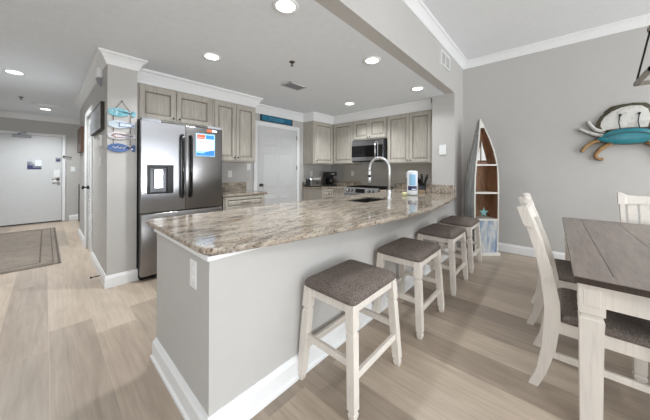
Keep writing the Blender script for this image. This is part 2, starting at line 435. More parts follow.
struct(MB().box(XL - .1, 1.8, YE, YE + .12, 0, ZK).build('wall_entry', 'wall'), 'wall around the white entry door')
struct(MB().box(1.7, 1.8, 6.75, YE, 0, ZK).build('wall_alcove', 'wall'), 'end wall of the hall alcove')
# window walls behind the camera
b = MB(); b.box(XLL, -2.4, YF - .12, YF, 0, ZD); b.box(4.4, XC, YF - .12, YF, 0, ZD); b.box(-2.4, 4.4, YF - .12, YF, 2.5, ZD); b.box(-2.4, 4.4, YF - .12, YF, 0, .06)
struct(b.build('wall_balcony', 'wall'), 'balcony wall behind the viewpoint')
b = MB()
for x in (-2.4, -.72, .96, 2.64, 4.32): b.box(x, x + .08, YF - .09, YF - .03, .06, 2.5)
b.box(-2.4, 4.4, YF - .09, YF - .03, 2.42, 2.5); b.box(-2.4, 4.4, YF - .09, YF - .03, .06, .14)
struct(b.build('window_1', 'trim'), 'white framed balcony doors', 'window')
b = MB(); b.box(XLL - .12, XLL, YF, -2.95, 0, ZD); b.box(XLL - .12, XLL, -.25, YW, 0, ZD); b.box(XLL - .12, XLL, -2.95, -.25, 0, .4); b.box(XLL - .12, XLL, -2.95, -.25, 2.55, ZD)
struct(b.build('wall_living', 'wall'), 'living room side wall behind the viewpoint')

# half wall under the peninsula
b = MB(); b.box(.5136, XS - .002, YW, 1.31, 0, .868); b.box(.5136, .63, 1.31, 2.012, 0, .868)
struct(b.build('wall_peninsula', 'wall'), 'grey half wall carrying the breakfast counter')
b = MB(); sweep(b, [(.5136, 2.03), (.5136, YW), (XS - .002, YW)], [(0, 0), (.014, 0), (.014, .02), (0, .02)], .868, side=1)
b.box(.52, .63, 1.2, 2.03, .868, .888); b.box(.52, XS - .004, 1.2, 1.31, .868, .888)
struct(b.build('trim_1', 'trim'), 'white strip under the granite overhang', 'trim')

# baseboards
BB = [(0, 0), (.018, 0), (.018, .10), (.012, .118), (.006, .132), (0, .132)]
BBW = [(0, 0), (.03, 0), (.03, .018), (.02, .028), (.02, .11), (.012, .125), (.006, .14), (0, .14)]
struct(sweep(MB(), [(.64, 2.012), (.5136, 2.012), (.5136, YW), (XS, YW)], BBW, side=-1 * -1).build('baseboard_peninsula', 'trim'), 'white baseboard around the peninsula half wall', 'baseboard')
struct(sweep(MB(), [(XC, YW), (XC, YF)], BB).build('baseboard_right', 'trim'), 'white baseboard on the right wall', 'baseboard')
struct(sweep(MB(), [(XH, HD0 - .075), (XH, YP), (.713, YP), (.713, 3.75)], BB, side=1).build('baseboard_end', 'trim'), 'white baseboard around the wall end', 'baseboard')
struct(sweep(MB(), [(1.2, 6.87), (XH, 6.87), (XH, HD1 + .075)], BB, side=1).build('baseboard_hall', 'trim'), 'white baseboard past the louvered door', 'baseboard')
struct(sweep(MB(), [(.40, YE), (1.7, YE)], BB).build('baseboard_entry', 'trim'), 'white baseboard beside the entry door', 'baseboard')
struct(sweep(MB(), [(XS, YW), (XC, YW)], BB).build('baseboard_stub', 'trim'), 'white baseboard behind the boat shelf', 'baseboard')

# crown mouldings, profile from wall (out, up) measured down from the ceiling
def crown(h, p): return [(0, -h), (.012, -h), (.02, -h * .82), (p * .45, -h * .52), (p * .72, -h * .24), (p * .9, -h * .18), (p, -h * .1), (p, 0), (0, 0)]
struct(sweep(MB(), [(XLL, YW), (XC, YW), (XC, YF)], crown(.115, .09), ZD - .001).build('trim_2', 'trim'), 'white crown moulding of the dining ceiling', 'crown moulding')
struct(sweep(MB(), [(1.2, 6.87), (XH, 6.87), (XH, YP), (.713, YP), (.713, 3.9), (.716, 3.9)], crown(.125, .085), ZK - .001).build('trim_3', 'trim'), 'white crown moulding round the wall end', 'crown moulding')
struct(sweep(MB(), [(.716, 3.9), (2.485, 3.9), (2.485, YB), (3.955, YB), (3.955, 3.92), (4.62, 3.92), (4.62, 1.60)], crown(.172, .09), ZK - .001).build('trim_4', 'trim'), 'white crown moulding above the kitchen cabinets', 'crown moulding')
struct(sweep(MB(), [(XL, YE), (1.7, YE)], crown(.125, .085), ZK - .001).build('trim_5', 'trim'), 'white crown moulding over the entry door', 'crown moulding')
struct(MB().box(XC - .008, XC, 1.54, 3.9, .925, 1.43).build('trim_6', 'tile'), 'taupe tiled backsplash behind the range', 'backsplash')

# ---------------------------------------------------------------- doors
def six_panel(mb, x0, x1, z0, z1, y):
    W, Hh = x1 - x0, z1 - z0
    mb.box(x0, x1, y, y + .035, z0, z1)
    rows = [(.10, .36), (.42, .76), (.82, .94)]
    for a, c in ((.12, .46), (.54, .88)):
        for r0, r1 in rows:
            X0, X1, Z0, Z1 = x0 + a * W, x0 + c * W, z0 + r0 * Hh, z0 + r1 * Hh
            ring = lambda e, yy: [(X0 + e, yy, Z0 + e), (X1 - e, yy, Z0 + e), (X1 - e, yy, Z1 - e), (X0 + e, yy, Z1 - e)]
            mb.loft([ring(0, y - .001), ring(.012, y - .008), ring(.03, y - .002), ring(.05, y - .010)], 0, True)
d = MB(); six_panel(d, 2.745, 3.715, .01, 2.155, YB - .03); 
d2 = d.build('door_2', 'door'); struct(d2, 'white six-panel door in the kitchen back wall', 'door')
b = MB(); b.lathe([(.03, -.036), (.03, -.042), (.012, -.05), (.012, -.07), (.026, -.08), (.03, -.095), (.02, -.105)], (2.80, YB, 1.0), 14, axis='y'); b.build('door_knob', 'satin', d2)
b = MB()
for z in (.35, 1.3, 1.95): b.box(3.712, 3.73, YB - .05, YB - .035, z, z + .09)
b.build('hinge', 'chrome', d2)
def casing(x0, x1, z1, y, wd=.085, th=.03):
    b = MB(); b.box(x0 - wd, x0, y - th, y, 0, z1 + wd, .006); b.box(x1, x1 + wd, y - th, y, 0, z1 + wd, .006); b.box(x0, x1, y - th, y, z1, z1 + wd, .006); return b
struct(casing(2.742, 3.735, 2.158, YB - .001).build('trim_7', 'trim'), 'white casing of the kitchen door', 'door casing')

d = MB(); d.box(-.70, .268, YE - .03, YE - .002, .012, 2.075, .003)
d1 = d.build('door_1', 'door'); struct(d1, 'plain white flush entry door at the end of the hall', 'door')
b = MB(); b.box(.13, .235, YE - .036, YE - .03, 1.09, 1.27, .01); b.build('keypad_plate', 'white', d1)
b = MB(); b.lathe([(.028, -.03), (.028, -.05), (.012, -.06), (.012, -.085), (.03, -.09), (.03, -.11), (.01, -.115)], (.20, YE, 1.045), 12, axis='y'); b.tube([(.2, YE - .095, 1.045), (.1, YE - .095, 1.045)], .011); b.build('door_handle', 'satin', d1)
b = MB(); b.box(.13, .25, YE - .036, YE - .03, .96, 1.06, .01); b.build('strike_plate', 'white', d1)
b = MB(); b.box(-.50, -.22, YE - .085, YE - .03, 2.02, 2.075, .006); b.tube([(-.42, YE - .06, 2.08), (-.38, YE - .14, 2.105), (-.30, YE - .06, 2.13)], .012, 6); b.build('door_closer', 'grey', d1)
b = MB()
for z in (.3, 1.1, 1.85): b.box(-.715, -.70, YE - .04, YE - .03, z, z + .1)
b.build('hinge', 'chrome', d1)
b = MB(); b.box(-.7, .268, YE - .034, YE - .03, .012, .03); b.build('door_sweep', 'blackmetal', d1)
struct(casing(-.715, .275, 2.08, YE - .001, .06).build('trim_8', 'trim'), 'white casing of the entry door', 'door casing')
b = MB(); b.tube([(.30, YE - .03, 1.60), (.36, YE - .05, 1.595), (.44, YE - .04, 1.585)], .009, 6); b.box(.285, .315, YE - .05, YE - .031, 1.575, 1.625)
tag(b.build('door_guard', 'satin'), 'small dark swing guard on the entry door casing', 'door guard')
b = MB(); b.box(-.285, -.06, YE - .036, YE - .032, 1.285, 1.545, 0, 0); b.box(-.17, -.06, YE - .038, YE - .036, 1.36, 1.50, .0, 1); b.box(-.285, -.20, YE - .038, YE - .036, 1.285, 1.37, 0, 2); b.box(-.285, -.07, YE - .0375, YE - .036, 1.285, 1.32, 0, 2)
tag(b.build('paper_notice', ['photo', 'paper', 'navy']), 'printed grey and navy notice stuck on the white entry door', 'notice')
b = MB(); b.box(.16, .25, YE - .036, YE - .032, 1.46, 1.57, 0, 0); b.box(.175, .235, YE - .038, YE - .036, 1.48, 1.53, 0, 1)
tag(b.build('door_card', ['grey', 'navy']), 'small grey card above the entry door handle', 'card')

# hall louvered door (faces -X)
d = MB()
d.box(XH + .02, XH + .055, HD0, HD0 + .1, .012, HDZ - .005); d.box(XH + .02, XH + .055, HD1 - .1, HD1, .012, HDZ - .005)
for z0, z1 in ((.012, .18), (1.0, 1.1), (2.0, HDZ - .005)): d.box(XH + .02, XH + .055, HD0 + .1, HD1 - .1, z0, z1)
for z0, z1 in ((.18, 1.0), (1.1, 2.0)):
    n = int((z1 - z0) / .045)
    for i in range(n):
        z = z0 + (i + .5) * (z1 - z0) / n
        d.box(XH + .024, XH + .052, HD0 + .1, HD1 - .1, z - .004, z + .02, rot=Matrix.Rotation(.6, 4, 'Y'))
d3 = d.build('door_3', 'louver'); struct(d3, 'white louvered closet door in the hall wall', 'door')
b = MB(); b.lathe([(.027, .02), (.027, .0), (.011, -.01), (.011, -.03), (.026, -.04), (.03, -.055), (.02, -.065)], (XH, HD1 - .08, 1.0), 12, axis='x'); b.build('door_knob', 'blackmetal', d3)
b = MB()
for z in (.28, 1.12): b.box(XH + .004, XH + .02, HD0 - .012, HD0 + .012, z, z + .14)
b.build('hinge', 'blackmetal', d3)
b = MB()
for y0, y1 in ((HD0 - .075, HD0 - .002), (HD1 + .002, HD1 + .075)): b.box(XH - .02, XH, y0, y1, 0, HDZ + .075, .004)
b.box(XH - .02, XH, HD0 - .002, HD1 + .002, HDZ, HDZ + .075, .004)
struct(b.build('trim_9', 'trim'), 'white casing of the louvered door', 'door casing')
b = MB(); b.box(XH + .07, XH + .1, HD0 - .1, HD1 + .1, 0, HDZ + .1)
struct(b.build('wall_closet', 'wall'), 'closet interior behind louvered door')

# ---------------------------------------------------------------- ceiling fittings
def downlight(x, y, label, group, p=None, z=ZK):
    t = thing('recessed_downlight', label, 'ceiling light', (x, y, z), 0, group)
    MB().lathe([(.098, 0), (.098, -.005), (.085, -.012), (.072, -.008), (.072, 0)], seg=28, cap=False).build('trim_ring', 'white', t)
    b = MB(); b.lathe([(.0725, -.0075), (.04, -.0085), (.001, -.009)], seg=28, cap=True); b.build('lens', 'glow', t)
    l = bpy.data.lights.new('downlight_lamp', 'AREA'); l.shape = 'DISK'; l.size = .13; l.energy = DL_POWER if p is None else p; l.color = (.93, .975, 1.0); l.spread = 2.35
    o = bpy.data.objects.new('downlight_lamp', l); COL.objects.link(o); o.location = (0, 0, -.014); o.parent = t
G = 'recessed ceiling lights'
downlight(1.238, 1.535, 'round recessed light above the near end of the counter, largest in view', G, 7)
downlight(1.245, 2.84, 'round recessed ceiling light in front of the refrigerator', G)
downlight(2.515, 1.55, 'round recessed ceiling light above the middle of the counter near the beam', G, 6)
downlight(3.84, 1.556, 'round recessed ceiling light nearest the wall stub and paper towel roll', G, 6.5)
downlight(3.858, 2.867, 'round recessed ceiling light nearest the microwave and range', G)
downlight(-.277, 5.24, 'round recessed hall light at the left, nearer one over the rug', G, 34)
downlight(-.006, 7.97, 'small recessed hall light closest to the entry door', G, 34)

downlight(-.30, 2.60, 'added out-of-view fill light in the hall ceiling nearest the viewpoint', G, 7)  # added lamp out of view, brightens the wall end and hall floor

for lx, ly, nm in ((-.6, -2.2, 'left'), (1.4, -2.2, 'middle'), (3.4, -2.2, 'right')):  # added row out of view, brightens the dining floor and counter front
    downlight(lx, ly, nm + ' added out-of-view fill light in the high living room ceiling', 'added living room fill lights', 29, ZD)

def sprinkler(x, y, label):
    t = thing('fire_sprinkler', label, 'sprinkler', (x, y, ZK), 0, 'ceiling sprinklers')
    MB().lathe([(.035, 0), (.033, -.006), (.012, -.01)], seg=16).build('escutcheon', 'satin', t)
    b = MB(); b.lathe([(.010, -.01), (.010, -.022), (.006, -.03)], seg=10); b.tube([(-.012, 0, -.02), (-.014, 0, -.036), (0, 0, -.046)], .003, 6); b.tube([(.012, 0, -.02), (.014, 0, -.036), (0, 0, -.046)], .003, 6); b.lathe([(.018, -.046), (.018, -.049)], seg=12); b.build('sprinkler_head', 'satin', t)
sprinkler(1.934, 2.277, 'small pewter sprinkler head on the kitchen ceiling')
sprinkler(-.295, 6.975, 'small pewter sprinkler head on the hall ceiling near the entry')

def vent_ceiling(x, y, sx, sy, label, mats=('vent', 'ventdark')):
    t = thing('air_vent', label, 'vent', (x, y, ZK))
    b = MB()
    b.box(-sx, sx, -sy, -sy + .02, -.012, 0); b.box(-sx, sx, sy - .02, sy, -.012, 0); b.box(-sx, -sx + .02, -sy, sy, -.012, 0); b.box(sx - .02, sx, -sy, sy, -.012, 0)
    b.build('frame', mats[0], t)
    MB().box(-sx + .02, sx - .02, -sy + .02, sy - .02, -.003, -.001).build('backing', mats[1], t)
    b = MB(); n = 6
    for i in range(n):
        yy = -sy + .03 + (2 * sy - .06) * i / (n - 1)
        b.box(-sx + .02, sx - .02, yy - .011, yy + .011, -.008, -.005, rot=Matrix.Rotation(.5, 4, 'X'))
    b.build('louvers', mats[0], t)
vent_ceiling(2.506, 2.902, .165, .105, 'grey louvered air vent in the kitchen ceiling')
vent_ceiling(.03, 7.45, .22, .06, 'slim white air vent in the hall ceiling', ('trim', 'ventdark'))
t = thing('air_vent', 'square white return vent high on the dropped beam', 'vent', (3.955, YW, 2.917))
b = MB(); s_ = .2
b.box(-s_, s_, -.012, 0, -.105, -.085); b.box(-s_, s_, -.012, 0, .085, .105); b.box(-s_, -s_ + .022, -.012, 0, -.085, .085); b.box(s_ - .022, s_, -.012, 0, -.085, .085); b.box(-.008, .008, -.012, 0, -.085, .085)
b.build('frame', 'white', t)
MB().box(-s_ + .022, s_ - .022, -.003, -.001, -.085, .085).build('backing', 'vent', t)
b = MB()
for i in range(7): b.box(-s_ + .022, s_ - .022, -.010, -.005, -.075 + i * .025 - .009, -.075 + i * .025 + .009, rot=Matrix.Rotation(-.5, 4, 'X'))
b.build('louvers', 'white', t)

# ---------------------------------------------------------------- cabinets
def panel_door(x0, x1, z0, z1, parent, name='door', th=.02, st=.058, raised=True):
    """raised panel door on the local front plane y = 0 (sticks out to y = -th)"""
    b = MB(); g = .0015
    x0 += g; x1 -= g; z0 += g; z1 -= g
    st = min(st, (x1 - x0) * .24, (z1 - z0) * .3)
    b.box(x0, x0 + st, -th, -.001, z0, z1, .003); b.box(x1 - st, x1, -th, -.001, z0, z1, .003)
    b.box(x0 + st, x1 - st, -th, -.001, z0, z0 + st, .003); b.box(x0 + st, x1 - st, -th, -.001, z1 - st, z1, .003)
    ring = lambda e, yy: [(x0 + st + e, yy, z0 + st + e), (x1 - st - e, yy, z0 + st + e), (x1 - st - e, yy, z1 - st - e), (x0 + st + e, yy, z1 - st - e)]
    k = min(1, (min(x1 - x0, z1 - z0) - 2 * st) / .14)
    b.loft([ring(0, -th + .003), ring(.010 * k, -.007), ring(.018 * k, -.007)], 1, False)
    b.loft([ring(.018 * k, -.007), ring(.040 * k, -th + .003)], 0, False)
    b.b.faces.new([b.b.verts.new(p) for p in ring(.040 * k, -th + .003)]).material_index = 0
    return b.build(name, ['cab', 'glaze'], parent)
def knob(x, z, parent, y=-.02):
    b = MB(); b.lathe([(.006, 0), (.006, -.012), (.014, -.018), (.015, -.026), (.008, -.03)], (x, y, z), 12, axis='y'); return b.build('knob', 'satin', parent)
def bar_pull(x0, x1, z, parent, y=-.02):
    b = MB(); b.tube([(x0, y, z), (x0 + .008, y - .025, z), (x1 - .008, y - .025, z), (x1, y, z)], .006, 8); return b.build('drawer_pull', 'satin', parent)
def cabinet(name, label, loc, rotz, W, D, Hh, doors, group=None, hid=None):
    t = thing(name, label, 'cabinet', loc, rotz, group)
    MB().box(0, W, 0, D, 0, Hh, .002).build('body', 'cab', t)
    for (x0, x1, z0, z1, kx, kz) in doors:
        dd = panel_door(x0, x1, z0, z1, t)
        if kx is not None: knob(kx, kz, dd)
    return t
GU = 'greige wall cabinets'
FY = 3.9
cabinet('wall_cabinet', 'short two-door greige wall cabinet directly above the refrigerator', (.76, FY, 1.93), 0, .965, YB - FY - .003, .458,
        [(.03, .448, .02, .43, .415, .06), (.458, .94, .02, .43, .492, .06)], GU)
cabinet('wall_cabinet', 'tall two-door greige wall cabinet between the refrigerator and the white door', (1.73, FY, 1.425), 0, .75, YB - FY - .003, .963,
        [(.02, .372, .02, .935, .345, .07), (.376, .73, .02, .935, .405, .07)], GU)
RX = 4.62
cabinet('wall_cabinet', 'single-door greige wall cabinet in the corner above the toaster', (3.955, 3.92, 1.43), 0, .66, .326, .958,
        [(.03, .64, .02, .935, .075, .08)], GU)
R90 = -PI / 2
cabinet('wall_cabinet', 'narrow greige wall cabinet between the corner cabinet and the microwave', (RX, 3.918, 1.435), R90, .60, .326, .953,
        [(.03, .585, .02, .93, None, None)], GU)
cabinet('wall_cabinet', 'short two-door greige wall cabinet above the microwave', (RX, 3.316, 1.955), R90, .826, .326, .433,
        [(.015, .41, .02, .41, .385, .05), (.414, .81, .02, .41, .44, .05)], GU)
cabinet('wall_cabinet', 'tall two-door greige wall cabinet between the microwave and the wall stub', (RX, 2.488, 1.43), R90, .886, .326, .958,
        [(.02, .467, .02, .935, .435, .06), (.471, .87, .02, .935, .505, .06)], GU)

# base cabinets
GB = 'greige base cabinets'
t = thing('base_cabinet', 'greige base cabinet with a drawer beside the refrigerator', 'cabinet', (1.765, 3.63, 0), 0, GB)
b = MB(); b.box(0, .725, .0, .615, .1, .888, .002); b.box(0, .725, .06, .615, 0, .1); b.build('body', 'cab', t)
dr = panel_door(.025, .70, .69, .872, t, 'drawer', st=.04); bar_pull(.28, .44, .78, dr)
for a, c in ((.025, .36), (.364, .70)): knob((c - .03) if a < .1 else a + .03, .62, panel_door(a, c, .12, .68, t))
t = thing('base_cabinet', 'greige corner base cabinet under the toaster and coffee maker', 'cabinet', (3.955, 3.65, 0), 0, GB)
b = MB(); b.prism([(0, 0), (.36, 0), (.36, -.325), (.985, -.325), (.985, .595), (0, .595)], .1, .888); b.box(.03, .985, .06, .595, 0, .1); b.build('body', 'cab', t)
dr = panel_door(.02, .34, .70, .872, t, 'drawer', st=.035); knob(.18, .785, dr)
knob(.31, .62, panel_door(.02, .34, .12, .69, t))
t = thing('base_cabinet', 'greige base cabinet to the right of the range', 'cabinet', (4.315, 2.465, 0), R90, GB)
b = MB(); b.box(0, .25, 0, .625, .1, .888, .002); b.box(0, .25, .06, .62, 0, .1); b.build('body', 'cab', t)
dr = panel_door(.02, .235, .70, .872, t, 'drawer', st=.035); knob(.13, .785, dr)
knob(.05, .62, panel_door(.02, .235, .12, .69, t))
t = thing('base_cabinet', 'long greige base cabinet run behind the peninsula half wall', 'cabinet', (4.20, 2.17, 0), PI, GB)
b = MB(); b.box(0, 1.0, 0, .84, .1, .888); b.box(1.0, 1.82, 0, .84, .1, .66); b.box(1.82, 3.56, 0, .08, .1, .888); b.box(1.82, 3.56, .08, .84, .1, .888); b.box(0, 3.56, .06, .84, 0, .1); b.build('body', 'cab', t)
for i in range(7):
    a = .03 + i * .5; knob(a + .43, .6, panel_door(a, a + .49, .12, .64 if 2 <= i <= 3 else .86, t))

# ---------------------------------------------------------------- countertops
def slab(outline, z0, z1, hole=None, bev=.008):
    t = bmesh.new()
    def loop(pts):
        vs = [t.verts.new((x, y, z0)) for x, y in pts]
        return vs, [t.edges.new((vs[i], vs[(i + 1) % len(vs)])) for i in range(len(vs))]
    ov, oe = loop(outline); es = oe[:]
    if hole: hv, he = loop(hole); es += he
    bmesh.ops.triangle_fill(t, use_beauty=True, edges=es)
    r = bmesh.ops.extrude_face_region(t, geom=t.faces[:])
    for v in [g for g in r['geom'] if isinstance(g, bmesh.types.BMVert)]: v.co.z = z1
    bmesh.ops.recalc_face_normals(t, faces=t.faces[:])
    bmesh.ops.dissolve_limit(t, angle_limit=.001, verts=t.verts[:], edges=t.edges[:])
    e = [x for x in t.edges if len(x.link_faces) == 2 and abs(x.verts[0].co.z - x.verts[1].co.z) < 1e-5 and x.calc_face_angle(0) > 1.2]
    bmesh.ops.bevel(t, geom=e, offset=bev, segments=3, affect='EDGES', profile=.5)
    m = MB(); m._join(t, 0, False); return m
def catmull(pts, n=6):
    out = []
    for i in range(len(pts) - 1):
        p = [Vector(pts[max(i - 1, 0)]), Vector(pts[i]), Vector(pts[i + 1]), Vector(pts[min(i + 2, len(pts) - 1)])]
        for j in range(n):
            u = j / n
            out.append(tuple(.5 * ((2 * p[1]) + (-p[0] + p[2]) * u + (2 * p[0] - 5 * p[1] + 4 * p[2] - p[3]) * u * u + (-p[0] + 3 * p[1] - 3 * p[2] + p[3]) * u ** 3)))
    out.append(tuple(pts[-1])); return out
front = catmull([(.62, 1.143), (.97, 1.068), (1.58, .968), (2.36, .90), (3.02, .925), (3.6, .985), (4.08, 1.06), (4.38, 1.13)])
out = [(.489, 2.19), (.489, 1.28), (.497, 1.225), (.52, 1.185), (.56, 1.16)] + front + [(4.428, 1.16), (4.428, 1.545), (4.938, 1.545), (4.938, 2.472), (4.285, 2.472), (4.285, 2.235), (.535, 2.235), (.50, 2.22)]
PT = thing('countertop', 'long curved granite breakfast counter with the sink cut into it', 'countertop', (0, 0, 0))
SX0, SX1, SY0, SY1 = 2.47, 3.15, 1.602, 1.99
slab(out, .889, .921, [(SX0, SY0), (SX1, SY0), (SX1, SY1), (SX0, SY1)], .010).build('granite_slab', 'granite', PT)
b = MB(); b.box(XS - .024, XS - .001, 1.195, 1.543, .9215, 1.06, .003); b.box(XS - .001, XS + .06, YW - .024, YW - .001, .9215, 1.06, .003); b.box(XS + .0, 4.94, 1.5425, 1.565, .9215, 1.06, .003)
b.box(4.915, 4.94, 1.566, 2.47, .9215, 1.03, .003)
b.build('backsplash', 'granite', PT)
CT = thing('countertop', 'small granite counter in the corner under the toaster', 'countertop', (0, 0, 0))
slab([(3.925, 3.625), (4.285, 3.625), (4.285, 3.318), (4.938, 3.318), (4.938, 4.245), (3.925, 4.245)], .889, .921).build('granite_slab', 'granite', CT)
b = MB(); b.box(3.93, 4.915, 4.222, 4.246, .9215, 1.03, .003); b.box(4.915, 4.94, 3.32, 4.246, .9215, 1.03, .003); b.build('backsplash', 'granite', CT)
FT = thing('countertop', 'short granite counter between the refrigerator and the white door', 'countertop', (0, 0, 0))
slab([(1.745, 3.60), (2.53, 3.60), (2.53, 4.245), (1.745, 4.245)], .889, .921).build('granite_slab', 'granite', FT)
b = MB(); b.box(1.75, 2.50, 4.222, 4.246, .9215, 1.07, .003); b.build('backsplash', 'granite', FT)

# sink + faucet
SK = thing('kitchen_sink', 'dark undermount sink set into the granite counter', 'sink', (0, 0, 0))
b = MB(); e = .012
b.box(SX0 - e, SX0, SY0 - e, SY1 + e, .69, .888); b.box(SX1, SX1 + e, SY0 - e, SY1 + e, .69, .888); b.box(SX0, SX1, SY0 - e, SY0, .69, .888); b.box(SX0, SX1, SY1, SY1 + e, .69, .888); b.box(SX0 - e, SX1 + e, SY0 - e, SY1 + e, .68, .69)
b.build('basin', 'sink', SK)
MB().lathe([(.045, .0), (.045, .004), (.03, .002)], (2.81, 1.8, .69), 20).build('drain', 'chrome', SK)
FC = thing('kitchen_faucet', 'tall brushed nickel pull-down faucet arching over the sink', 'faucet', (2.95, 1.556, .9222))
MB().lathe([(.033, 0), (.033, .006), (.024, .012), (.022, .05), (.022, .11), (.018, .12), (.014, .125)], seg=20).build('body', 'nickel', FC)
pts = [(0, 0, .12), (0, 0, .39)] + [(0, .147 - .147 * math.cos(a), .39 + .147 * math.sin(a)) for a in [PI * i / 12 for i in range(1, 13)]] + [(0, .294, .36)]
MB().tube(pts, .0165, 12).build('gooseneck', 'nickel', FC)
b = MB(); b.lathe([(.017, .36), (.02, .345), (.021, .24), (.018, .205)], (0, .294, 0), 16); hd = b.build('spray_head', 'nickel', FC)
MB().lathe([(.0215, .31), (.0215, .28)], (0, .294, 0), 16).build('grip_ring', 'black', hd)
MB().tube([(.02, 0, .08), (.06, 0, .09), (.10, 0, .105)], [.009, .007, .006], 8).build('lever', 'chrome', FC)

# ---------------------------------------------------------------- refrigerator
FR = thing('refrigerator', 'large stainless french-door refrigerator with ice dispenser', 'refrigerator', (.722, 3.46, 0))
FW = .952
b = MB(); b.box(0, FW, .085, .74, .03, 1.86, .004); b.box(.02, FW - .02, .10, .7, 0, .03); b.build('cabinet_body', 'black', FR)
def bulge_door(x0, x1, z0, z1, y0, y1, mat, nm, hole=None):
    b = MB(); b.box(x0, x1, y0, y1, z0, z1, .008, seg=2); return b.build(nm, mat, FR)
mid = .468
# left door carries the dispenser recess: built from four blocks round the opening
dx0, dx1, dz0, dz1 = .062, .328, 1.005, 1.345
b = MB(); b.box(.004, dx0, 0, .08, .79, 1.85); b.box(dx1, mid - .003, 0, .08, .79, 1.85); b.box(dx0, dx1, 0, .08, .79, dz0); b.box(dx0, dx1, 0, .08, dz1, 1.85); b.box(dx0, dx1, .066, .08, dz0, dz1)
LD = b.build('door', 'steel', FR)
b = MB(); b.box(dx0 - .004, dx0 + .03, -.002, .064, dz0, dz1); b.box(dx1 - .06, dx1 + .004, -.002, .064, dz0, dz1); b.box(dx0 + .03, dx1 - .06, .04, .064, dz0, dz1); b.box(dx0 + .03, dx1 - .06, 0, .064, dz1 - .03, dz1)
DS = b.build('ice_dispenser', 'black', LD)
b = MB(); b.box(dx0 + .035, dx1 - .065, .03, .039, dz0 + .02, dz1 - .035); b.build('recess_plate', 'greymid', DS)
b = MB(); b.box(dx0 + .07, dx1 - .10, .015, .029, dz0 + .06, dz1 - .05, .004); b.build('paddle', 'chrome', DS)
b = MB(); b.box(dx0 - .004, dx1 + .004, -.003, 0, dz1 + .002, dz1 + .10, .001); b.build('control_panel', 'chrome', LD)
RD = bulge_door(mid + .003, FW - .004, .79, 1.85, 0, .08, 'dimsteel', 'door')
FD = bulge_door(.004, FW - .004, .06, .775, 0, .08, 'dimsteel', 'freezer_drawer')
for dd, x in ((LD, mid - .045), (RD, mid + .05)):
    b = MB(); b.tube([(x, 0, 1.72), (x, -.035, 1.715), (x, -.055, 1.68), (x, -.062, 1.35), (x, -.055, .99), (x, -.035, .955), (x, 0, .95)], .017, 10, flat=1.15); b.build('handle', 'blackglass', dd)
b = MB(); b.tube([(.10, 0, .70), (.10, -.05, .70), (FW - .1, -.05, .70), (FW - .1, 0, .70)], .014, 10); b.build('handle', 'chrome', FD)
for x0, x1 in ((.012, .20), (FW - .2, FW - .012)): MB().box(x0, x1, .02, .11, 1.852, 1.885, .004).build('hinge_cover', 'grey', FR)
b = MB(); b.box(.735, .80, -.003, 0, 1.80, 1.835, 0, 0); b.box(.80, .87, -.003, 0, 1.803, 1.83, 0, 1); b.build('sticker', ['orange', 'paper'], RD)
t = thing('paper_notice', 'white and blue printed sheet on the refrigerator right door', 'notice', (1.31, 3.457, 1.47))
b = MB(); b.box(0, .25, -.003, 0, 0, .30, 0, 0); b.build('sheet', 'paperlight', t)
b = MB(); b.box(.012, .238, -.004, -.003, .07, .225, 0, 0)
b.box(.015, .12, -.005, -.003, .25, .285, 0, 1); b.box(.13, .235, -.005, -.003, .235, .285, 0, 2); b.box(.012, .11, -.005, -.003, .228, .245, 0, 1)
b.prism([(.01, .012), (.24, .012), (.24, .085), (.19, .08), (.13, .06), (.09, .035), (.01, .045)], -.005, -.003, 'y', 2)
for i in range(5): b.box(.03, .19 - .02 * (i % 2), -.005, -.004, .115 + i * .02, .12 + i * .02, 0, 3)
b.build('print', ['paper', 'orange', 'paperblue', 'paperlight'], t)

# ---------------------------------------------------------------- microwave + range
MW = thing('microwave', 'stainless over-the-range microwave with black glass door', 'microwave', (4.545, 3.312, 1.478), R90)
Wm = .82
MB().box(0, Wm, .03, .39, 0, .46, .003).build('housing', 'black', MW)
b = MB(); b.box(.0, .66, 0, .03, .02, .455, .004); dm = b.build('door', 'steel', MW)
MB().box(.0, .64, -.004, 0, .10, .345, .002).build('window', 'blackglass', dm)
b = MB(); b.tube([(.615, 0, .40), (.615, -.04, .38), (.615, -.045, .23), (.615, -.04, .10), (.615, 0, .08)], .013, 10); b.build('handle', 'chrome', dm)
b = MB(); b.box(.665, .775, 0, .03, .02, .455, .003); cp = b.build('control_panel', 'steel', MW)
b = MB(); b.box(.668, .772, -.004, 0, .10, .345); b.build('keypad', 'blackglass', cp)
MB().box(.778, .818, 0, .03, .0, .46, .002).build('filler_strip', 'black', MW)
MB().box(0.02, .76, .01, .03, -.002, .018).build('grille', 'black', MW)

RG = thing('range', 'stainless slide-in range with front control panel and black grates', 'range', (4.275, 3.306, 0), R90)
Wr = .825
MB().box(.005, Wr - .005, .04, .66, .02, .912, .002).build('oven_body', 'steel', RG)
b = MB(); b.box(0.005, Wr - .005, -.01, .04, .17, .80, .005); od = b.build('oven_door', 'steel', RG)
MB().box(.10, Wr - .10, -.014, -.01, .28, .66).build('window', 'blackglass', od)
MB().tube([(.06, -.01, .75), (.06, -.055, .75), (Wr - .06, -.055, .75), (Wr - .06, -.01, .75)], .013, 10).build('handle', 'chrome', od)
MB().box(.005, Wr - .005, 0, .04, .02, .165, .004).build('warming_drawer', 'steel', RG)
b = MB(); b.prism([(-.02, .815), (.05, .815), (.05, .94), (-.005, .94)], .004, Wr - .004, 'x'); cp = b.build('control_panel', 'panelsteel', RG)
b = MB(); b.prism([(-.0225, .84), (-.015, .84), (-.004, .918), (-.011, .918)], .30, .52, 'x'); b.build('display', 'blackglass', cp)
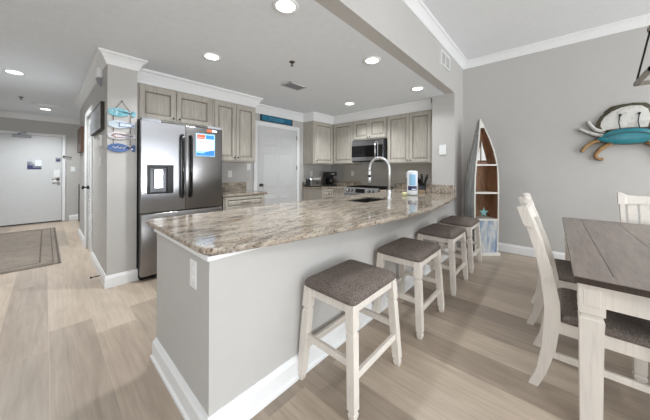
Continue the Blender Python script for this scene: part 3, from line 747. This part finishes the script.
for x in (.12, .20, .62, .70):
    b = MB(); b.lathe([(.034, .012), (.034, -.006), (.028, -.008)], (x, -.018, .88), 16, 0, axis='y'); b.lathe([(.024, -.004), (.023, -.034), (.012, -.037)], (x, -.018, .88), 16, 1, axis='y'); b.build('knob', ['black', 'chrome'], cp)
b = MB(); b.box(.004, Wr - .004, .05, .66, .912, .925, .002); b.build('cooktop', 'blackglass', RG)
for k in range(3):
    x0, x1 = .02 + k * .265, .02 + k * .265 + .255
    b = MB()
    for x in (x0, x1 - .012): b.box(x, x + .012, .08, .62, .938, .953)
    for y in (.08, .33, .608): b.box(x0, x1, y, y + .012, .938, .953)
    b.box((x0 + x1) / 2 - .006, (x0 + x1) / 2 + .006, .08, .62, .938, .953)
    for x in (x0, x1 - .012):
        for y in (.08, .608): b.box(x, x + .012, y, y + .012, .925, .938)
    b.build('grate', 'blackmetal', RG)

# ---------------------------------------------------------------- small things on the counters
t = thing('toaster', 'shiny chrome toaster on the corner counter', 'toaster', (4.07, 4.02, .922), -.12)
b = MB(); b.prism([(-.085, .02), (.085, .02), (.085, .16), (.06, .20), (-.06, .20), (-.085, .16)], -.15, .15, 'x', 0, .006); b.build('body', 'chrome', t)
b = MB(); b.box(-.165, -.15, -.085, .085, .005, .18, .006); b.box(.15, .165, -.085, .085, .005, .18, .006); b.box(-.15, .15, -.083, .083, 0, .02); b.build('end_cap', 'black', t)
b = MB(); b.box(-.12, .12, -.045, -.015, .2005, .202); b.box(-.12, .12, .015, .045, .2005, .202); b.build('slot', 'black', t)
b = MB(); b.box(.02, .04, -.10, -.085, .06, .10, .002); b.build('lever', 'black', t)
t = thing('coffee_maker', 'black drip coffee maker next to the toaster', 'coffee maker', (4.58, 3.97, .922), -.35)
b = MB(); b.box(-.12, .12, -.13, .13, 0, .035, .006); b.box(-.12, .12, .04, .13, .035, .24, .006); b.box(-.12, .12, -.12, .13, .235, .335, .01); b.build('housing', 'black', t)
b = MB(); b.lathe([(.05, .04), (.08, .06), (.083, .12), (.06, .17), (.055, .185)], (0, -.045, 0), 18); cf = b.build('carafe', 'blackglass', t)
b = MB(); b.tube([(.06, -.09, .17), (.11, -.13, .15), (.11, -.13, .09), (.07, -.09, .07)], .009, 8); b.build('handle', 'black', cf)
MB().box(-.05, .05, -.135, -.13, .27, .30).build('control_panel', 'chrome', t)
t = thing('paper_towel_roll', 'wrapped white and blue paper towel roll standing on the counter', 'paper towel', (3.735, 1.585, .922))
MB().lathe([(.05, 0), (.073, .006), (.076, .02), (.076, .345), (.07, .36), (.048, .37), (.02, .365)], seg=28).build('roll', 'towel', t)
def arc_patch(r, a0, a1, z0, z1, n=10):
    b = MB(); b.loft([[(r * math.cos(a), r * math.sin(a), z) for a in [a0 + (a1 - a0) * i / n for i in range(n + 1)]] for z in (z0, z1)], 0, False, True, False); return b
va = math.atan2(-1.585, -3.735)
lb = MB()
arc_patch(.0767, va - .95, va + .95, .075, .14).build('brand_patch', 'navy', t)
arc_patch(.0767, va - .6, va + .65, .15, .315).build('light_blue_print', 'paperlight', t)
b = arc_patch(.0772, va - .1, va + .75, .085, .10); b2 = b.build('print_stripe', 'paper', t)
t = thing('knife_block', 'slanted black and tan knife block beside the wall stub', 'knife block', (4.28, 1.645, .922), math.atan2(1.6, 4.2) - PI / 2 - .1)
b = MB(); b.prism([(-.07, 0), (.09, 0), (.10, .08), (.05, .17), (-.05, .115), (-.075, .04)], -.055, .055, 'x', 0, .004); b.build('block', 'black', t)
MB().box(-.06, .06, -.10, -.079, 0, .05, .003).build('base_trim', 'blockwood', t)
dirv = Vector((0, -.5, .87))
KB = Matrix.Translation(t.location) @ Matrix.Rotation(t.rotation_euler.z, 4, 'Z')
k = 0
for px in (-.034, .0, .034):
    for py, pz, ln in ((-.036, .143, .13), (.0, .163, .155), (.032, .180, .17)):
        b = MB(); p0 = Vector((px, py, pz)); dd = Vector((px * 13 + random.uniform(-.1, .1), -.62, .78)).normalized()
        p0 = KB @ p0; dw = (KB.to_3x3() @ dd)
        b.tube([p0, p0 + dw * .02, p0 + dw * ln * .8, p0 + dw * ln], [.011, .015, .016, .012], 8)
        tag(b.build('kitchen_knife', 'black'), 'black-handled kitchen knife standing in the knife block', 'knife', 'knives in the knife block'); k += 1
b = MB(); b.box(-.055, .055, -.035, .035, 0, .045, .012, seg=2)
tag(b.build('dish_sponge', 'sponge', None, (3.60, 1.645, .922), .3), 'pale yellow sponge on the counter left of the paper towel', 'sponge')

# ---------------------------------------------------------------- plates on walls
def plate(name, label, cat, loc, rotz, wd=.075, hh=.12, kind='outlet', group=None):
    t = thing(name, label, cat, loc, rotz, group)
    MB().box(-wd / 2, wd / 2, -.006, 0, -hh / 2, hh / 2, .002).build('cover_plate', 'white', t)
    if kind == 'outlet':
        b = MB()
        for z in (-.024, .024): b.lathe([(.016, -.006), (.016, -.0085)], (0, 0, z), 14, axis='y')
        b.build('socket', 'trim', t)
    else: MB().box(-.016, .016, -.010, -.006, -.033, .033, .001).build('rocker', 'trim', t)
    return t
plate('wall_outlet', 'white outlet on the end face of the peninsula', 'outlet', (.5135, 1.371, .755), R90, .078, .14)
plate('wall_outlet', 'white outlet under the tall cabinet beside the refrigerator', 'outlet', (2.19, YB, 1.22), 0)
plate('wall_switch', 'white switch plate just left of the white door', 'switch', (2.56, YB, 1.345), 0, .075, .12, 'switch')
plate('wall_outlet', 'white outlet above the toaster', 'outlet', (4.22, YB, 1.21), 0)
plate('wall_outlet', 'white outlet on the taupe backsplash left of the faucet', 'outlet', (XC - .008, 3.573, 1.22), R90)
plate('wall_outlet', 'white outlet on the backsplash behind the paper towel', 'outlet', (XC - .008, 2.2, 1.2), R90)
plate('wall_switch', 'white light switch on the wall right of the entry door', 'switch', (.47, YE, 1.29), 0, .08, .12, 'switch')
plate('wall_switch', 'blank white switch plate under the hall thermostat', 'switch', (XH, 4.10, 1.38), R90, .08, .12, 'switch')
t = thing('thermostat', 'white rectangular thermostat on the wall stub', 'thermostat', (XS, 1.365, 1.655), R90)
MB().box(-.052, .052, -.022, 0, -.095, .07, .005).build('housing', 'white', t); MB().box(-.03, .03, -.024, -.022, .0, .045).build('screen', 'trim', t)
t = thing('thermostat', 'small white control box on the hall wall below the framed picture', 'thermostat', (XH, 3.98, 1.63), R90)
MB().box(-.05, .05, -.028, 0, -.065, .065, .004).build('housing', 'white', t); MB().box(-.03, .03, -.030, -.028, .005, .04).build('screen', 'grey', t)
t = thing('door_chime', 'white wall-mounted alarm box high on the hall wall', 'alarm', (XH, 4.02, 2.40), R90)
MB().box(-.09, .09, -.055, 0, -.03, .085, .012, seg=2).build('housing', 'white', t)
MB().prism([(-.05, -.03), (0, -.03), (0, -.11), (-.015, -.11)], -.05, .05, 'x').build('bracket', 'grey', t)

# ---------------------------------------------------------------- pictures and signs
def picture(name, label, y0, y1, z0, z1, dep, mfr, mart, fw):
    t = thing(name, label, 'picture', (XH, y1, z0), R90)
    W, Hh = y1 - y0, z1 - z0
    b = MB(); b.box(0, fw, -dep, 0, 0, Hh); b.box(W - fw, W, -dep, 0, 0, Hh); b.box(fw, W - fw, -dep, 0, 0, fw); b.box(fw, W - fw, -dep, 0, Hh - fw, Hh); b.build('frame', mfr, t)
    MB().box(fw, W - fw, -dep * .98, -.002, fw, Hh - fw).build('print', mart, t)
picture('framed_picture', 'grey landscape picture in a dark frame near the wall end', 3.79, 4.72, 1.745, 2.06, .035, 'dark', 'art', .014)
picture('framed_picture', 'narrow brown-framed picture on the far hall wall past the louvered door', 6.10, 6.80, 1.60, 2.04, .04, 'framewood', 'framewood', .03)

FS = thing('fish_sign', 'hanging wall sign of four painted wooden fish boards on cord', 'wall sign', (.573, YP, 0))
def fish_outline(L, hh, tail):
    pts = []
    for i in range(13):
        u = i / 12; pts.append((-L / 2 + u * L * .80, hh * math.sin(PI * min(1, u * .93 + .07)) ** .6 * .5))
    top = pts + [(L * .40, tail * .5), (L / 2, tail * .42)]
    return top + [(x, -z) for x, z in reversed(top)]
fz = [1.925, 1.79, 1.665, 1.53]
fm = ['fish1', 'fish2', 'fish3', 'fish4']
for i, z in enumerate(fz):
    o = fish_outline(.245, (.095, .088, .085, .10)[i], (.07, .055, .05, .085)[i])
    ml = [fm[i], 'fishline', 'fishbrown', 'paper']
    b = MB(); b.prism([(x, z + y) for x, y in o], -.016, -.003, 'y', 0, .004)
    if i == 1:
        b.prism([(-.03, z + .028), (.08, z + .022), (.115, z), (.08, z - .022), (-.03, z - .028)], -.018, -.016, 'y', 1)
        b.prism([(-.02, z + .019), (.075, z + .014), (.095, z), (.075, z - .014), (-.02, z - .019)], -.020, -.018, 'y', 0)
    elif i == 2:
        b.prism([(-.10, z), (-.06, z + .026), (.06, z + .022), (.06, z + .012), (-.05, z + .014), (-.075, z), (-.05, z - .014), (.06, z - .012), (.06, z - .022), (-.06, z - .026)], -.018, -.016, 'y', 2)
        for j in range(5): b.box(.0 + j * .022, .012 + j * .022, -.0185, -.016, z - .004, z + .006, 0, 1)
    elif i == 3:
        b.tube([(-.085 + j * .011, -.017, z + .004 + .012 * math.sin(j * 1.9)) for j in range(12)], .003, 5, 3)
        b.lathe([(.011, -.016), (.011, -.019)], (.088, 0, z - .008), 10, 3, 'y')
    else:
        b.lathe([(.007, -.016), (.007, -.019)], (-.085, 0, z + .01), 10, 3, 'y')
        b.prism([(-.055, z + .026), (-.048, z + .027), (-.04, z), (-.048, z - .027), (-.055, z - .026), (-.047, z)], -.018, -.016, 'y', 3)
    b.build('fish_board', ml, FS)
b = MB(); b.tube([(-.07, -.010, 1.945), (0, -.010, 2.055), (.07, -.010, 1.945)], .003, 6)
for x in (-.075, .075):
    for i in range(3): b.tube([(x, -.0095, fz[i] - .034), (x, -.0095, fz[i + 1] + .032)], .003, 6)
b.build('cord', 'framewood', FS)
MB().lathe([(.008, 0), (.008, -.014)], (0, 0, 2.055), 8, axis='y').build('nail', 'satin', FS)

t = thing('wall_plaque', 'long teal painted plank sign above the kitchen door', 'wall sign', (2.80, YB, 2.258))
b = MB(); b.box(0, .81, -.024, -.001, 0, .125, .002); b.build('board', 'signteal', t)
b = MB(); b.box(0, .03, -.027, -.024, 0, .125); b.box(.78, .81, -.027, -.024, 0, .125); b.box(.03, .78, -.027, -.024, 0, .012); b.box(.03, .78, -.027, -.024, .113, .125); b.build('edging', 'dark', t)
b = MB()
for r_ in range(2):
    b.tube([(.20 + j * .02, -.025, (.078, .045)[r_] + .010 * math.sin(j * 2.1 + r_)) for j in range(20)], .003, 5)
b.build('painted_script', 'fish1', t)

# ---------------------------------------------------------------- hall floor things
RU = thing('hall_rug', 'faded grey-brown patterned rug in front of the entry door', 'rug', (-.43, 6.56, 0))
hx, hy = .58, 1.56
MB().box(-hx, hx, -hy, hy, .001, .009, .003).build('pile', 'rug', RU)
b = MB()
for e, wd in ((.01, .022), (.07, .012), (.19, .018)):
    b.box(-hx + e, hx - e, -hy + e, -hy + e + wd, .009, .0102); b.box(-hx + e, hx - e, hy - e - wd, hy - e, .009, .0102)
    b.box(-hx + e, -hx + e + wd, -hy + e, hy - e, .009, .0102); b.box(hx - e - wd, hx - e, -hy + e, hy - e, .009, .0102)
b.build('border', 'rugdark', RU)
b = MB(); b.tube([(XH - .0185, 3.92, .05), (XH - .09, 3.92, .05)], .006, 8); b.lathe([(.012, -.088), (.012, -.105)], (XH, 3.92, .05), 10, axis='x')
tag(b.build('door_stop', 'satin'), 'short metal spring door stop on the hall baseboard', 'door stop')
t = thing('console_table', 'dark narrow console stand at the far end of the hall', 'console', (.80, 8.62, 0))
MB().box(-.25, .4, -.18, .18, .88, .92, .004).build('top', 'dark', t)
for x in (-.23, .36):
    for y in (-.15, .15): MB().box(x - .02, x + .02, y - .02, y + .02, 0, .88).build('leg', 'dark', t)
MB().box(-.21, .34, -.14, .14, .25, .28).build('shelf', 'dark', t)

# ---------------------------------------------------------------- bar stools
def cushion(mb, hx, hy, z0, z1, side=.03, r=.03, n=9, mi=0):
    """upholstered pad: rounded rectangle plan, domed top"""
    def ring(k, z, rr):
        pts = []
        ax, ay = hx * k, hy * k; q = min(rr, ax * .9, ay * .9)
        for cx, cy, a0 in ((ax - q, ay - q, 0), (-ax + q, ay - q, PI / 2), (-ax + q, -ay + q, PI), (ax - q, -ay + q, 3 * PI / 2)):
            for j in range(5): a = a0 + j * PI / 8; pts.append((cx + q * math.cos(a), cy + q * math.sin(a), z))
        return pts
    rings = [ring(.97, z0, r), ring(1.0, z0 + .008, r), ring(1.005, z0 + side, r)]
    for i in range(1, n + 1):
        u = i / n; k = math.cos(u * PI / 2 * .985)
        rings.append(ring(max(.02, k ** .8), z0 + side + (z1 - z0 - side) * math.sin(u * PI / 2) ** .9, r))
    mb.loft(rings, mi, True, True); return mb
def sq_leg(mb, p0, p1, prof, mi=0):
    """square section leg from p0 (foot) to p1 (top); prof = [(t, half width)]"""
    p0, p1 = Vector(p0), Vector(p1); rings = []
    for t_, w_ in prof:
        p = p0.lerp(p1, t_); rings.append([(p.x - w_, p.y - w_, p.z), (p.x + w_, p.y - w_, p.z), (p.x + w_, p.y + w_, p.z), (p.x - w_, p.y + w_, p.z)])
    mb.loft(rings, mi, True); return mb
SH = .578
def make_stool(label):
    t = thing('bar_stool', label, 'stool', (0, 0, 0), 0, 'counter stools')
    cushion(MB(), .250, .192, SH - .004, .648, .022, .03).build('seat_cushion', 'fabric', t)
    b = MB(); fx, fy, tx, ty = .252, .196, .218, .160
    b.box(-tx - .016, tx + .016, -ty - .016, -ty + .010, SH - .055, SH - .001, .003); b.box(-tx - .016, tx + .016, ty - .010, ty + .016, SH - .055, SH - .001, .003)
    b.box(-tx - .016, -tx + .010, -ty + .010, ty - .010, SH - .055, SH - .001, .003); b.box(tx - .010, tx + .016, -ty + .010, ty - .010, SH - .055, SH - .001, .003)
    b.build('seat_frame', 'stoolwood', t)
    prof = [(0, .014), (.03, .019), (.06, .021), (.065, .017), (.085, .017), (.09, .023), (.55, .024), (.74, .024), (.75, .019), (.77, .019), (.785, .026), (.90, .026), (1.0, .026)]
    for sx in (-1, 1):
        for sy in (-1, 1):
            sq_leg(MB(), (sx * fx, sy * fy, 0), (sx * tx, sy * ty, SH - .056 + .055), prof).build('leg', 'stoolwood', t)
    at = lambda z: (fx + (tx - fx) * z / SH, fy + (ty - fy) * z / SH)
    for sy in (-1, 1):
        X, Y = at(.20); b = MB(); b.box(-X + .022, X - .022, sy * Y - .012, sy * Y + .012, .18, .22, .003); b.build('stretcher', 'stoolwood', t)
    for sx in (-1, 1):
        X, Y = at(.26); b = MB(); b.box(sx * X - .012, sx * X + .012, -Y + .022, Y - .022, .25, .29, .003); b.build('stretcher', 'stoolwood', t)
    return t
s0 = make_stool('white-legged stool with brown tweed seat, nearest of the four along the counter')
s0.location = (1.322, .958, 0)
dup(s0, (2.19, .95, 0), 0, 'second tweed-seated stool along the counter, counting from the near end')
dup(s0, (3.09, .955, 0), 0, 'third tweed-seated stool along the counter, counting from the near end')
dup(s0, (3.86, .955, 0), 0, 'tweed-seated stool closest to the boat shelf, last of the four along the counter')

# ---------------------------------------------------------------- dining table, chairs, lantern
TX0, TX1, TY0, TY1, TZ = 1.745, 3.905, -1.25, -.078, .78
t = thing('dining_table', 'rectangular dining table with grey-brown plank top and white legs', 'table', ((TX0 + TX1) / 2, (TY0 + TY1) / 2, 0))
ox, oy = (TX0 + TX1) / 2, (TY0 + TY1) / 2
b = MB(); ys = [TY0, -1.07, -.90, -.70, -.48, -.22, TY1]; BE = .10
for i in range(6):
    b.box(TX0 + BE - ox + .0012, TX1 - BE - ox - .0012, ys[i] - oy + (.0012 if i else 0), ys[i + 1] - oy - (.0012 if i < 5 else 0), TZ - .004, TZ, .001, 0)
b.box(TX0 - ox, TX0 + BE - ox, TY0 - oy, TY1 - oy, TZ - .004, TZ, .001, 0); b.box(TX1 - BE - ox, TX1 - ox, TY0 - oy, TY1 - oy, TZ - .004, TZ, .001, 0)
b.box(TX0 - ox + .002, TX1 - ox - .002, TY0 - oy + .002, TY1 - oy - .002, TZ - .034, TZ - .004, .002, 1)
b.build('tabletop', ['table', 'tableedge'], t)
b = MB(); ax, ay = (TX1 - TX0) / 2 - .072, (TY1 - TY0) / 2 - .064
for sgn in (-1, 1):
    b.box(-ax, ax, sgn * ay - .012, sgn * ay + .012, TZ - .15, TZ - .035); b.box(sgn * ax - .012, sgn * ax + .012, -ay, ay, TZ - .15, TZ - .035)
b.build('apron', 'stoolwood', t)
for sx in (-1, 1):
    for sy in (-1, 1):
        b = MB(); cx, cy = sx * (ax + .0), sy * (ay + .0)
        sq_leg(b, (cx, cy, 0), (cx, cy, TZ - .035), [(0, .034), (.02, .038), (.70, .042), (.765, .044), (.775, .037), (.795, .037), (.805, .046), (1, .046)])
        b.box(cx - .032, cx + .032, cy - .048, cy + .048, TZ - .145, TZ - .055, .004); b.box(cx - .048, cx + .048, cy - .032, cy + .032, TZ - .145, TZ - .055, .004)
        b.build('leg', 'stoolwood', t)

def make_chair(label):
    """faces -Y; back posts at y about .46 from the front legs"""
    t = thing('dining_chair', label, 'chair', (0, 0, 0), 0, 'dining chairs')
    hw = .225
    prof = [(.085, 0, .022), (.048, .10, .023), (.016, .25, .031), (.0, .42, .036), (.002, .52, .035), (.024, .68, .030), (.058, .82, .025), (.100, .95, .021), (.132, 1.035, .022)]
    for sx in (-1, 1):
        rings = [[(sx * hw - .017, y - d_, z), (sx * hw + .017, y - d_, z), (sx * hw + .017, y + d_, z), (sx * hw - .017, y + d_, z)] for y, z, d_ in prof]
        MB().loft(rings).build('leg', 'stoolwood', t)
    fy = -.40
    prof2 = [(0, .017), (.05, .019), (.055, .025), (.09, .028), (.12, .022), (.15, .026), (.72, .027), (.75, .022), (.78, .028), (1, .028)]
    for sx in (-1, 1):
        sq_leg(MB(), (sx * hw, fy, 0), (sx * hw, fy, .424), prof2).build('leg', 'stoolwood', t)
    b = MB(); b.box(-hw + .02, hw - .02, fy - .02, fy + .005, .355, .424, .003); b.box(-hw + .02, hw - .02, .005, .03, .355, .424, .003)
    for sx in (-1, 1): b.box(sx * hw - .013, sx * hw + .013, fy + .02, .0, .355, .424, .003)
    b.build('seat_frame', 'stoolwood', t)
    b = MB(); cushion(b, .243, .200, .425, .495, .03, .04); c_ = b.build('seat_cushion', 'fabric2', t); c_.location = (0, -.225, 0)
    b = MB()
    for sx in (-1, 1): b.box(sx * hw - .011, sx * hw + .011, fy + .026, .012, .20, .235, .003)
    b.box(-hw + .011, hw - .011, -.21, -.19, .203, .232, .003); b.build('stretcher', 'stoolwood', t)
    yb = lambda z: .132 + (.055 - .132) * (1.035 - z) / (1.035 - .82) if z > .82 else -.003 + (.055 + .003) * (z - .52) / .30
    # crest rail with upswept scrolled ends
    rings = []
    for i in range(17):
        u = -1 + i / 8; x = u * (hw + .028)
        zt = 1.035 + .018 * abs(u) ** 3 + (.016 if abs(u) > .86 else 0); zb = .955 + .010 * (1 - u * u)
        y0 = yb(zb) + .012 * (1 - u * u); y1 = yb(1.035) + .012 * (1 - u * u) + (.010 if abs(u) > .86 else 0)
        th = .017 if abs(u) < .86 else .026
        rings.append([(x, y0 - th, zb), (x, y1 - th, zt), (x, (y1 + .002), zt + .008), (x, y1 + th, zt), (x, y0 + th, zb)])
    MB().loft(rings).build('crest_rail', 'stoolwood', t)
    b = MB(); b.box(-hw + .02, hw - .02, yb(.58) - .012, yb(.58) + .012, .56, .605, .003); b.build('rail', 'stoolwood', t)
    for i in range(5):
        x = -.156 + i * .078
        MB().loft([[(x - .031, yb(z) - .007 + .008, z), (x + .031, yb(z) - .007 + .008, z), (x + .031, yb(z) + .007 + .008, z), (x - .031, yb(z) + .007 + .008, z)] for z in (.60, .70, .80, .88, .965)]).build('slat', 'stoolwood', t)
    return t
c0 = make_chair('white slat-back dining chair nearest the viewer at the table side facing the counter')
c0.location = (2.225, .0, 0)
dup(c0, (2.985, .055, 0), 0, 'white slat-back dining chair behind the nearest one along the same table side')
dup(c0, (3.93, -.76, 0), R90, 'white slat-back dining chair at the far end of the table under the crab')

LT = thing('lantern_pendant', 'tapered grey wood and black metal lantern pendant over the table', 'pendant lamp', (2.84, -.67, 0))
B_, T_, z0_, z1_ = .21, .155, 1.965, 2.34
def sq_frame(h, z, wd, th):
    b = MB()
    for sg in (-1, 1):
        b.box(-h, h, sg * h - (wd if sg > 0 else 0), sg * h + (wd if sg < 0 else 0), z - th, z + th); b.box(sg * h - (wd if sg > 0 else 0), sg * h + (wd if sg < 0 else 0), -h, h, z - th, z + th)
    return b
sq_frame(B_, z0_, .024, .013).build('frame', 'lampwood', LT)
sq_frame(T_, z1_, .024, .013).build('frame', 'lampwood', LT)
for sx in (-1, 1):
    for sy in (-1, 1): MB().tube([(sx * (B_ - .012), sy * (B_ - .012), z0_ + .01), (sx * (T_ - .012), sy * (T_ - .012), z1_ - .01)], .006, 8).build('corner_rod', 'blackmetal', LT)
b = MB()
for sx in (-1, 1):
    for sy in (-1, 1): b.tube([(sx * (T_ - .012), sy * (T_ - .012), z1_), (0, 0, 2.52)], .005, 6)
b.build('roof_rod', 'blackmetal', LT)
MB().tube([(0, 0, 2.51), (0, 0, ZD - .02)], .007, 8).build('stem', 'blackmetal', LT)
MB().lathe([(.065, 0), (.06, -.02), (.02, -.028)], (0, 0, ZD), 20).build('ceiling_canopy', 'blackmetal', LT)
b = MB(); b.tube([(0, 0, 2.51), (0, 0, 2.10)], .006, 8)
for a in range(3): b.tube([(0, 0, 2.10), (.06 * math.cos(a * 2.1), .06 * math.sin(a * 2.1), 2.10), (.06 * math.cos(a * 2.1), .06 * math.sin(a * 2.1), 2.16)], .007, 8)
b.build('candelabra', 'blackmetal', LT)
for a in range(3): MB().lathe([(.009, 2.16), (.013, 2.18), (.017, 2.20), (.011, 2.235), (.003, 2.26)], (.06 * math.cos(a * 2.1), .06 * math.sin(a * 2.1), 0), 10).build('bulb', 'bulb', LT)

# ---------------------------------------------------------------- boat bookshelf
A_ = Vector((4.405, .895)); B2 = Vector((4.66, .62))
u_ = (B2 - A_).normalized(); mid_ = (A_ + B2) / 2
BS = thing('boat_bookshelf', 'upright weathered boat-shaped bookshelf in the corner', 'bookshelf', (mid_.x, mid_.y, 0), math.atan2(u_.y, u_.x))
LVL = [(.045, .175, .19), (.30, .182, .235), (.60, .188, .265), (.95, .190, .27), (1.20, .184, .25), (1.39, .170, .215), (1.60, .134, .165), (1.80, .090, .115), (1.96, .050, .075), (2.08, .018, .04), (2.12, .006, .02)]
def hw_at(z):
    for (z0, a0, d0), (z1, a1, d1) in zip(LVL, LVL[1:]):
        if z0 <= z <= z1: k = (z - z0) / (z1 - z0); return a0 + (a1 - a0) * k, d0 + (d1 - d0) * k
    return LVL[-1][1:]
for sx in (-1, 1):       # hull planking: flares out behind the front edge, then closes at the keel
    rings = []
    for z, a, dd in LVL:
        f_, g_ = sx * a, sx * a * .90
        rings.append([(f_, .0, z), (f_ * 1.10, dd * .35, z), (f_ * 1.08, dd * .8, z), (f_ * .98, dd, z), (f_ * .98 - sx * .012, dd, z), (f_ * 1.08 - sx * .014, dd * .8, z), (f_ * 1.10 - sx * .015, dd * .35, z), (f_ - sx * .015, .0, z)])
    MB().loft(rings, 0, True, False).build('hull_side', 'hull', BS)
    rings = [[(sx * (a - .0155), .004, z), (sx * (a * 1.10 - .016), dd * .35, z), (sx * (a * 1.08 - .015), dd * .8, z), (sx * (a * .98 - .013), dd - .002, z), (sx * (a * .98 - .019), dd - .002, z), (sx * (a * 1.08 - .021), dd * .8, z), (sx * (a * 1.10 - .022), dd * .35, z), (sx * (a - .0215), .004, z)] for z, a, dd in LVL if a > .04]
    MB().loft(rings, 0, True, False).build('inner_lining', 'boatwood', BS)
rings = [[(-a * .97, dd - .001, z), (a * .97, dd - .001, z), (a * .97, dd + .012, z), (-a * .97, dd + .012, z)] for z, a, dd in LVL]
MB().loft(rings).build('backboard', 'boatwood', BS)
b = MB()
for sx in (-1, 1): b.loft([[(sx * a, -.012, z), (sx * max(.0, a - .016), -.012, z), (sx * max(.0, a - .016), -.001, z), (sx * a, -.001, z)] for z, a, dd in LVL])
b.build('edge_trim', 'boatwhite', BS)
b = MB(); zz = [1.97, 2.02, 2.08, 2.12]
b.loft([[(-hw_at(z)[0], -.010, z), (hw_at(z)[0], -.010, z), (hw_at(z)[0], .010, z), (-hw_at(z)[0], .010, z)] for z in zz]); b.build('bow_cap', 'boatwhite', BS)
for z in (1.385, .955, .545):
    a, dd = hw_at(z); b = MB(); b.prism([(-a + .012, -.008), (a - .012, -.008), (a * 1.05 - .012, dd * .5), (a * .96 - .012, dd - .003), (-a * .96 + .012, dd - .003), (-a * 1.05 + .012, dd * .5)], z - .012, z + .012); b.build('shelf_board', 'boatwhite', BS)
b = MB(); rr = [[(-hw_at(z)[0] + .012, -.006, z), (hw_at(z)[0] - .012, -.006, z), (hw_at(z)[0] - .012, .012, z), (-hw_at(z)[0] + .012, .012, z)] for z in (.046, .3, .532)]
b.loft(rr); b.build('kick_panel', 'hullblue', BS)
b = MB(); b.box(-.20, .20, -.03, .215, 0, .045, .003); b.build('plinth', 'boatwhite', BS)
BM = Matrix.Translation((mid_.x, mid_.y, 0)) @ Matrix.Rotation(math.atan2(u_.y, u_.x), 4, 'Z')
for o in BS.children:                    # the bow sweeps back towards the wall
    for v in o.data.vertices:
        if v.co.z > 1.35: v.co.y += .17 * ((v.co.z - 1.35) / .77) ** 1.8
rz = math.atan2(u_.y, u_.x)
b = MB(); pts = []
for j in range(10):
    a = PI / 2 + j * PI / 5; r_ = .085 if j % 2 == 0 else .032; pts.append((r_ * math.cos(a), .09 + r_ * math.sin(a)))
p = BM @ Vector((.0, .06, .558))
b.dome(pts, .008, .014, 'y', -1, 0, None, .2, 2, .006)
o = b.build('starfish_ornament', 'starfish', None, p, rz); tag(o, 'turquoise starfish ornament on the middle shelf of the boat shelf', 'ornament')
p = BM @ Vector((-.035, .08, 1.398))
t = thing('sailboat_ornament', 'small white-sailed model boat on the top shelf of the boat shelf', 'ornament', p, rz)
b = MB(); b.prism([(-.09, .03), (-.07, .0), (.07, .0), (.10, .035)], -.022, .022, 'y', 0, .004); b.build('hull', 'rust', t)
MB().tube([(-.005, 0, .03), (-.005, 0, .36)], .004, 8).build('mast', 'dark', t)
b = MB(); b.prism([(.004, .06), (.085, .06), (.004, .35)], -.003, .003, 'y', 0); b.prism([(-.014, .06), (-.07, .06), (-.014, .28)], -.003, .003, 'y', 0); b.build('sail', 'sail', t)

# ---------------------------------------------------------------- crab on the wall
CR = thing('crab_wall_sculpture', 'large painted metal crab with turquoise shell hung on the grey wall', 'wall art', (XC, -.70, 1.74))
m2 = lambda pts, f: [(y * f, z) for y, z in pts]
body = [(.30, -.03), (.24, .03), (.17, .075), (.09, .10), (0, .105), (-.09, .10), (-.17, .075), (-.24, .03), (-.30, -.03), (-.22, -.07), (-.12, -.10), (0, -.108), (.12, -.10), (.22, -.07)]
# outline order for local (y, z) on the wall plane; shell nearest the viewer
b = MB(); b.dome(body, -.05, .035, 'x', -1, 0, 1, .07, 4, .012); b.build('shell', ['teal', 'crabolive'], CR)
b = MB(); b.tube([(-.098 + .004 * 0, y, .045 - y * y * 1.2) for y in [-.2 + .4 * j / 10 for j in range(11)]], .004, 6); b.build('shell_ridge', 'crabolive', CR)
for f in (1, -1):
    claw = m2([(.255, .06), (.285, .13), (.275, .20), (.235, .28), (.16, .35), (.06, .40), (-.04, .415), (-.14, .40), (-.20, .34), (-.23, .22), (-.20, .07), (0, .08), (.12, .07)], f)
    b = MB(); b.dome(claw, -.026 if f > 0 else -.004, .02, 'x', -1, 0, 1, .19, 3, .010); b.build('claw', ['crabwhite', 'crabolive'], CR)
    for pts, mt in (([(.22, .02), (.30, .05), (.37, .09), (.44, .135)], 'crabwhite'), ([(.20, .07), (.27, .10), (.32, .16), (.355, .23)], 'crabwhite'),
                    ([(.25, -.04), (.31, -.06), (.37, -.11), (.41, -.18)], 'crabtan'), ([(.14, -.08), (.20, -.12), (.25, -.17), (.28, -.24), (.25, -.285), (.21, -.28)], 'crabtan')):
        pp = catmull(m2(pts, f), 4); n_ = len(pp)
        b = MB(); rr_ = [  .058 * (1 - .45 * i / n_) for i in range(n_)]
        b.tube([(-.030, y, z) for y, z in pp], rr_, 10, 0, True, .5); b.tube([(-.014, y, z) for y, z in pp], [r * 1.30 for r in rr_], 10, 1, True, .42); b.build('leg', [mt, 'crabolive'], CR)
for y in (.07, -.085):
    b = MB(); b.tube([(-.075, y, .09), (-.07, y + .012, .18), (-.065, y, .265)], .005, 8); b.lathe([(.003, -.015), (.013, -.006), (.013, .006), (.003, .015)], (-.065, y, .272), 10); b.build('eye_stalk', 'black', CR)
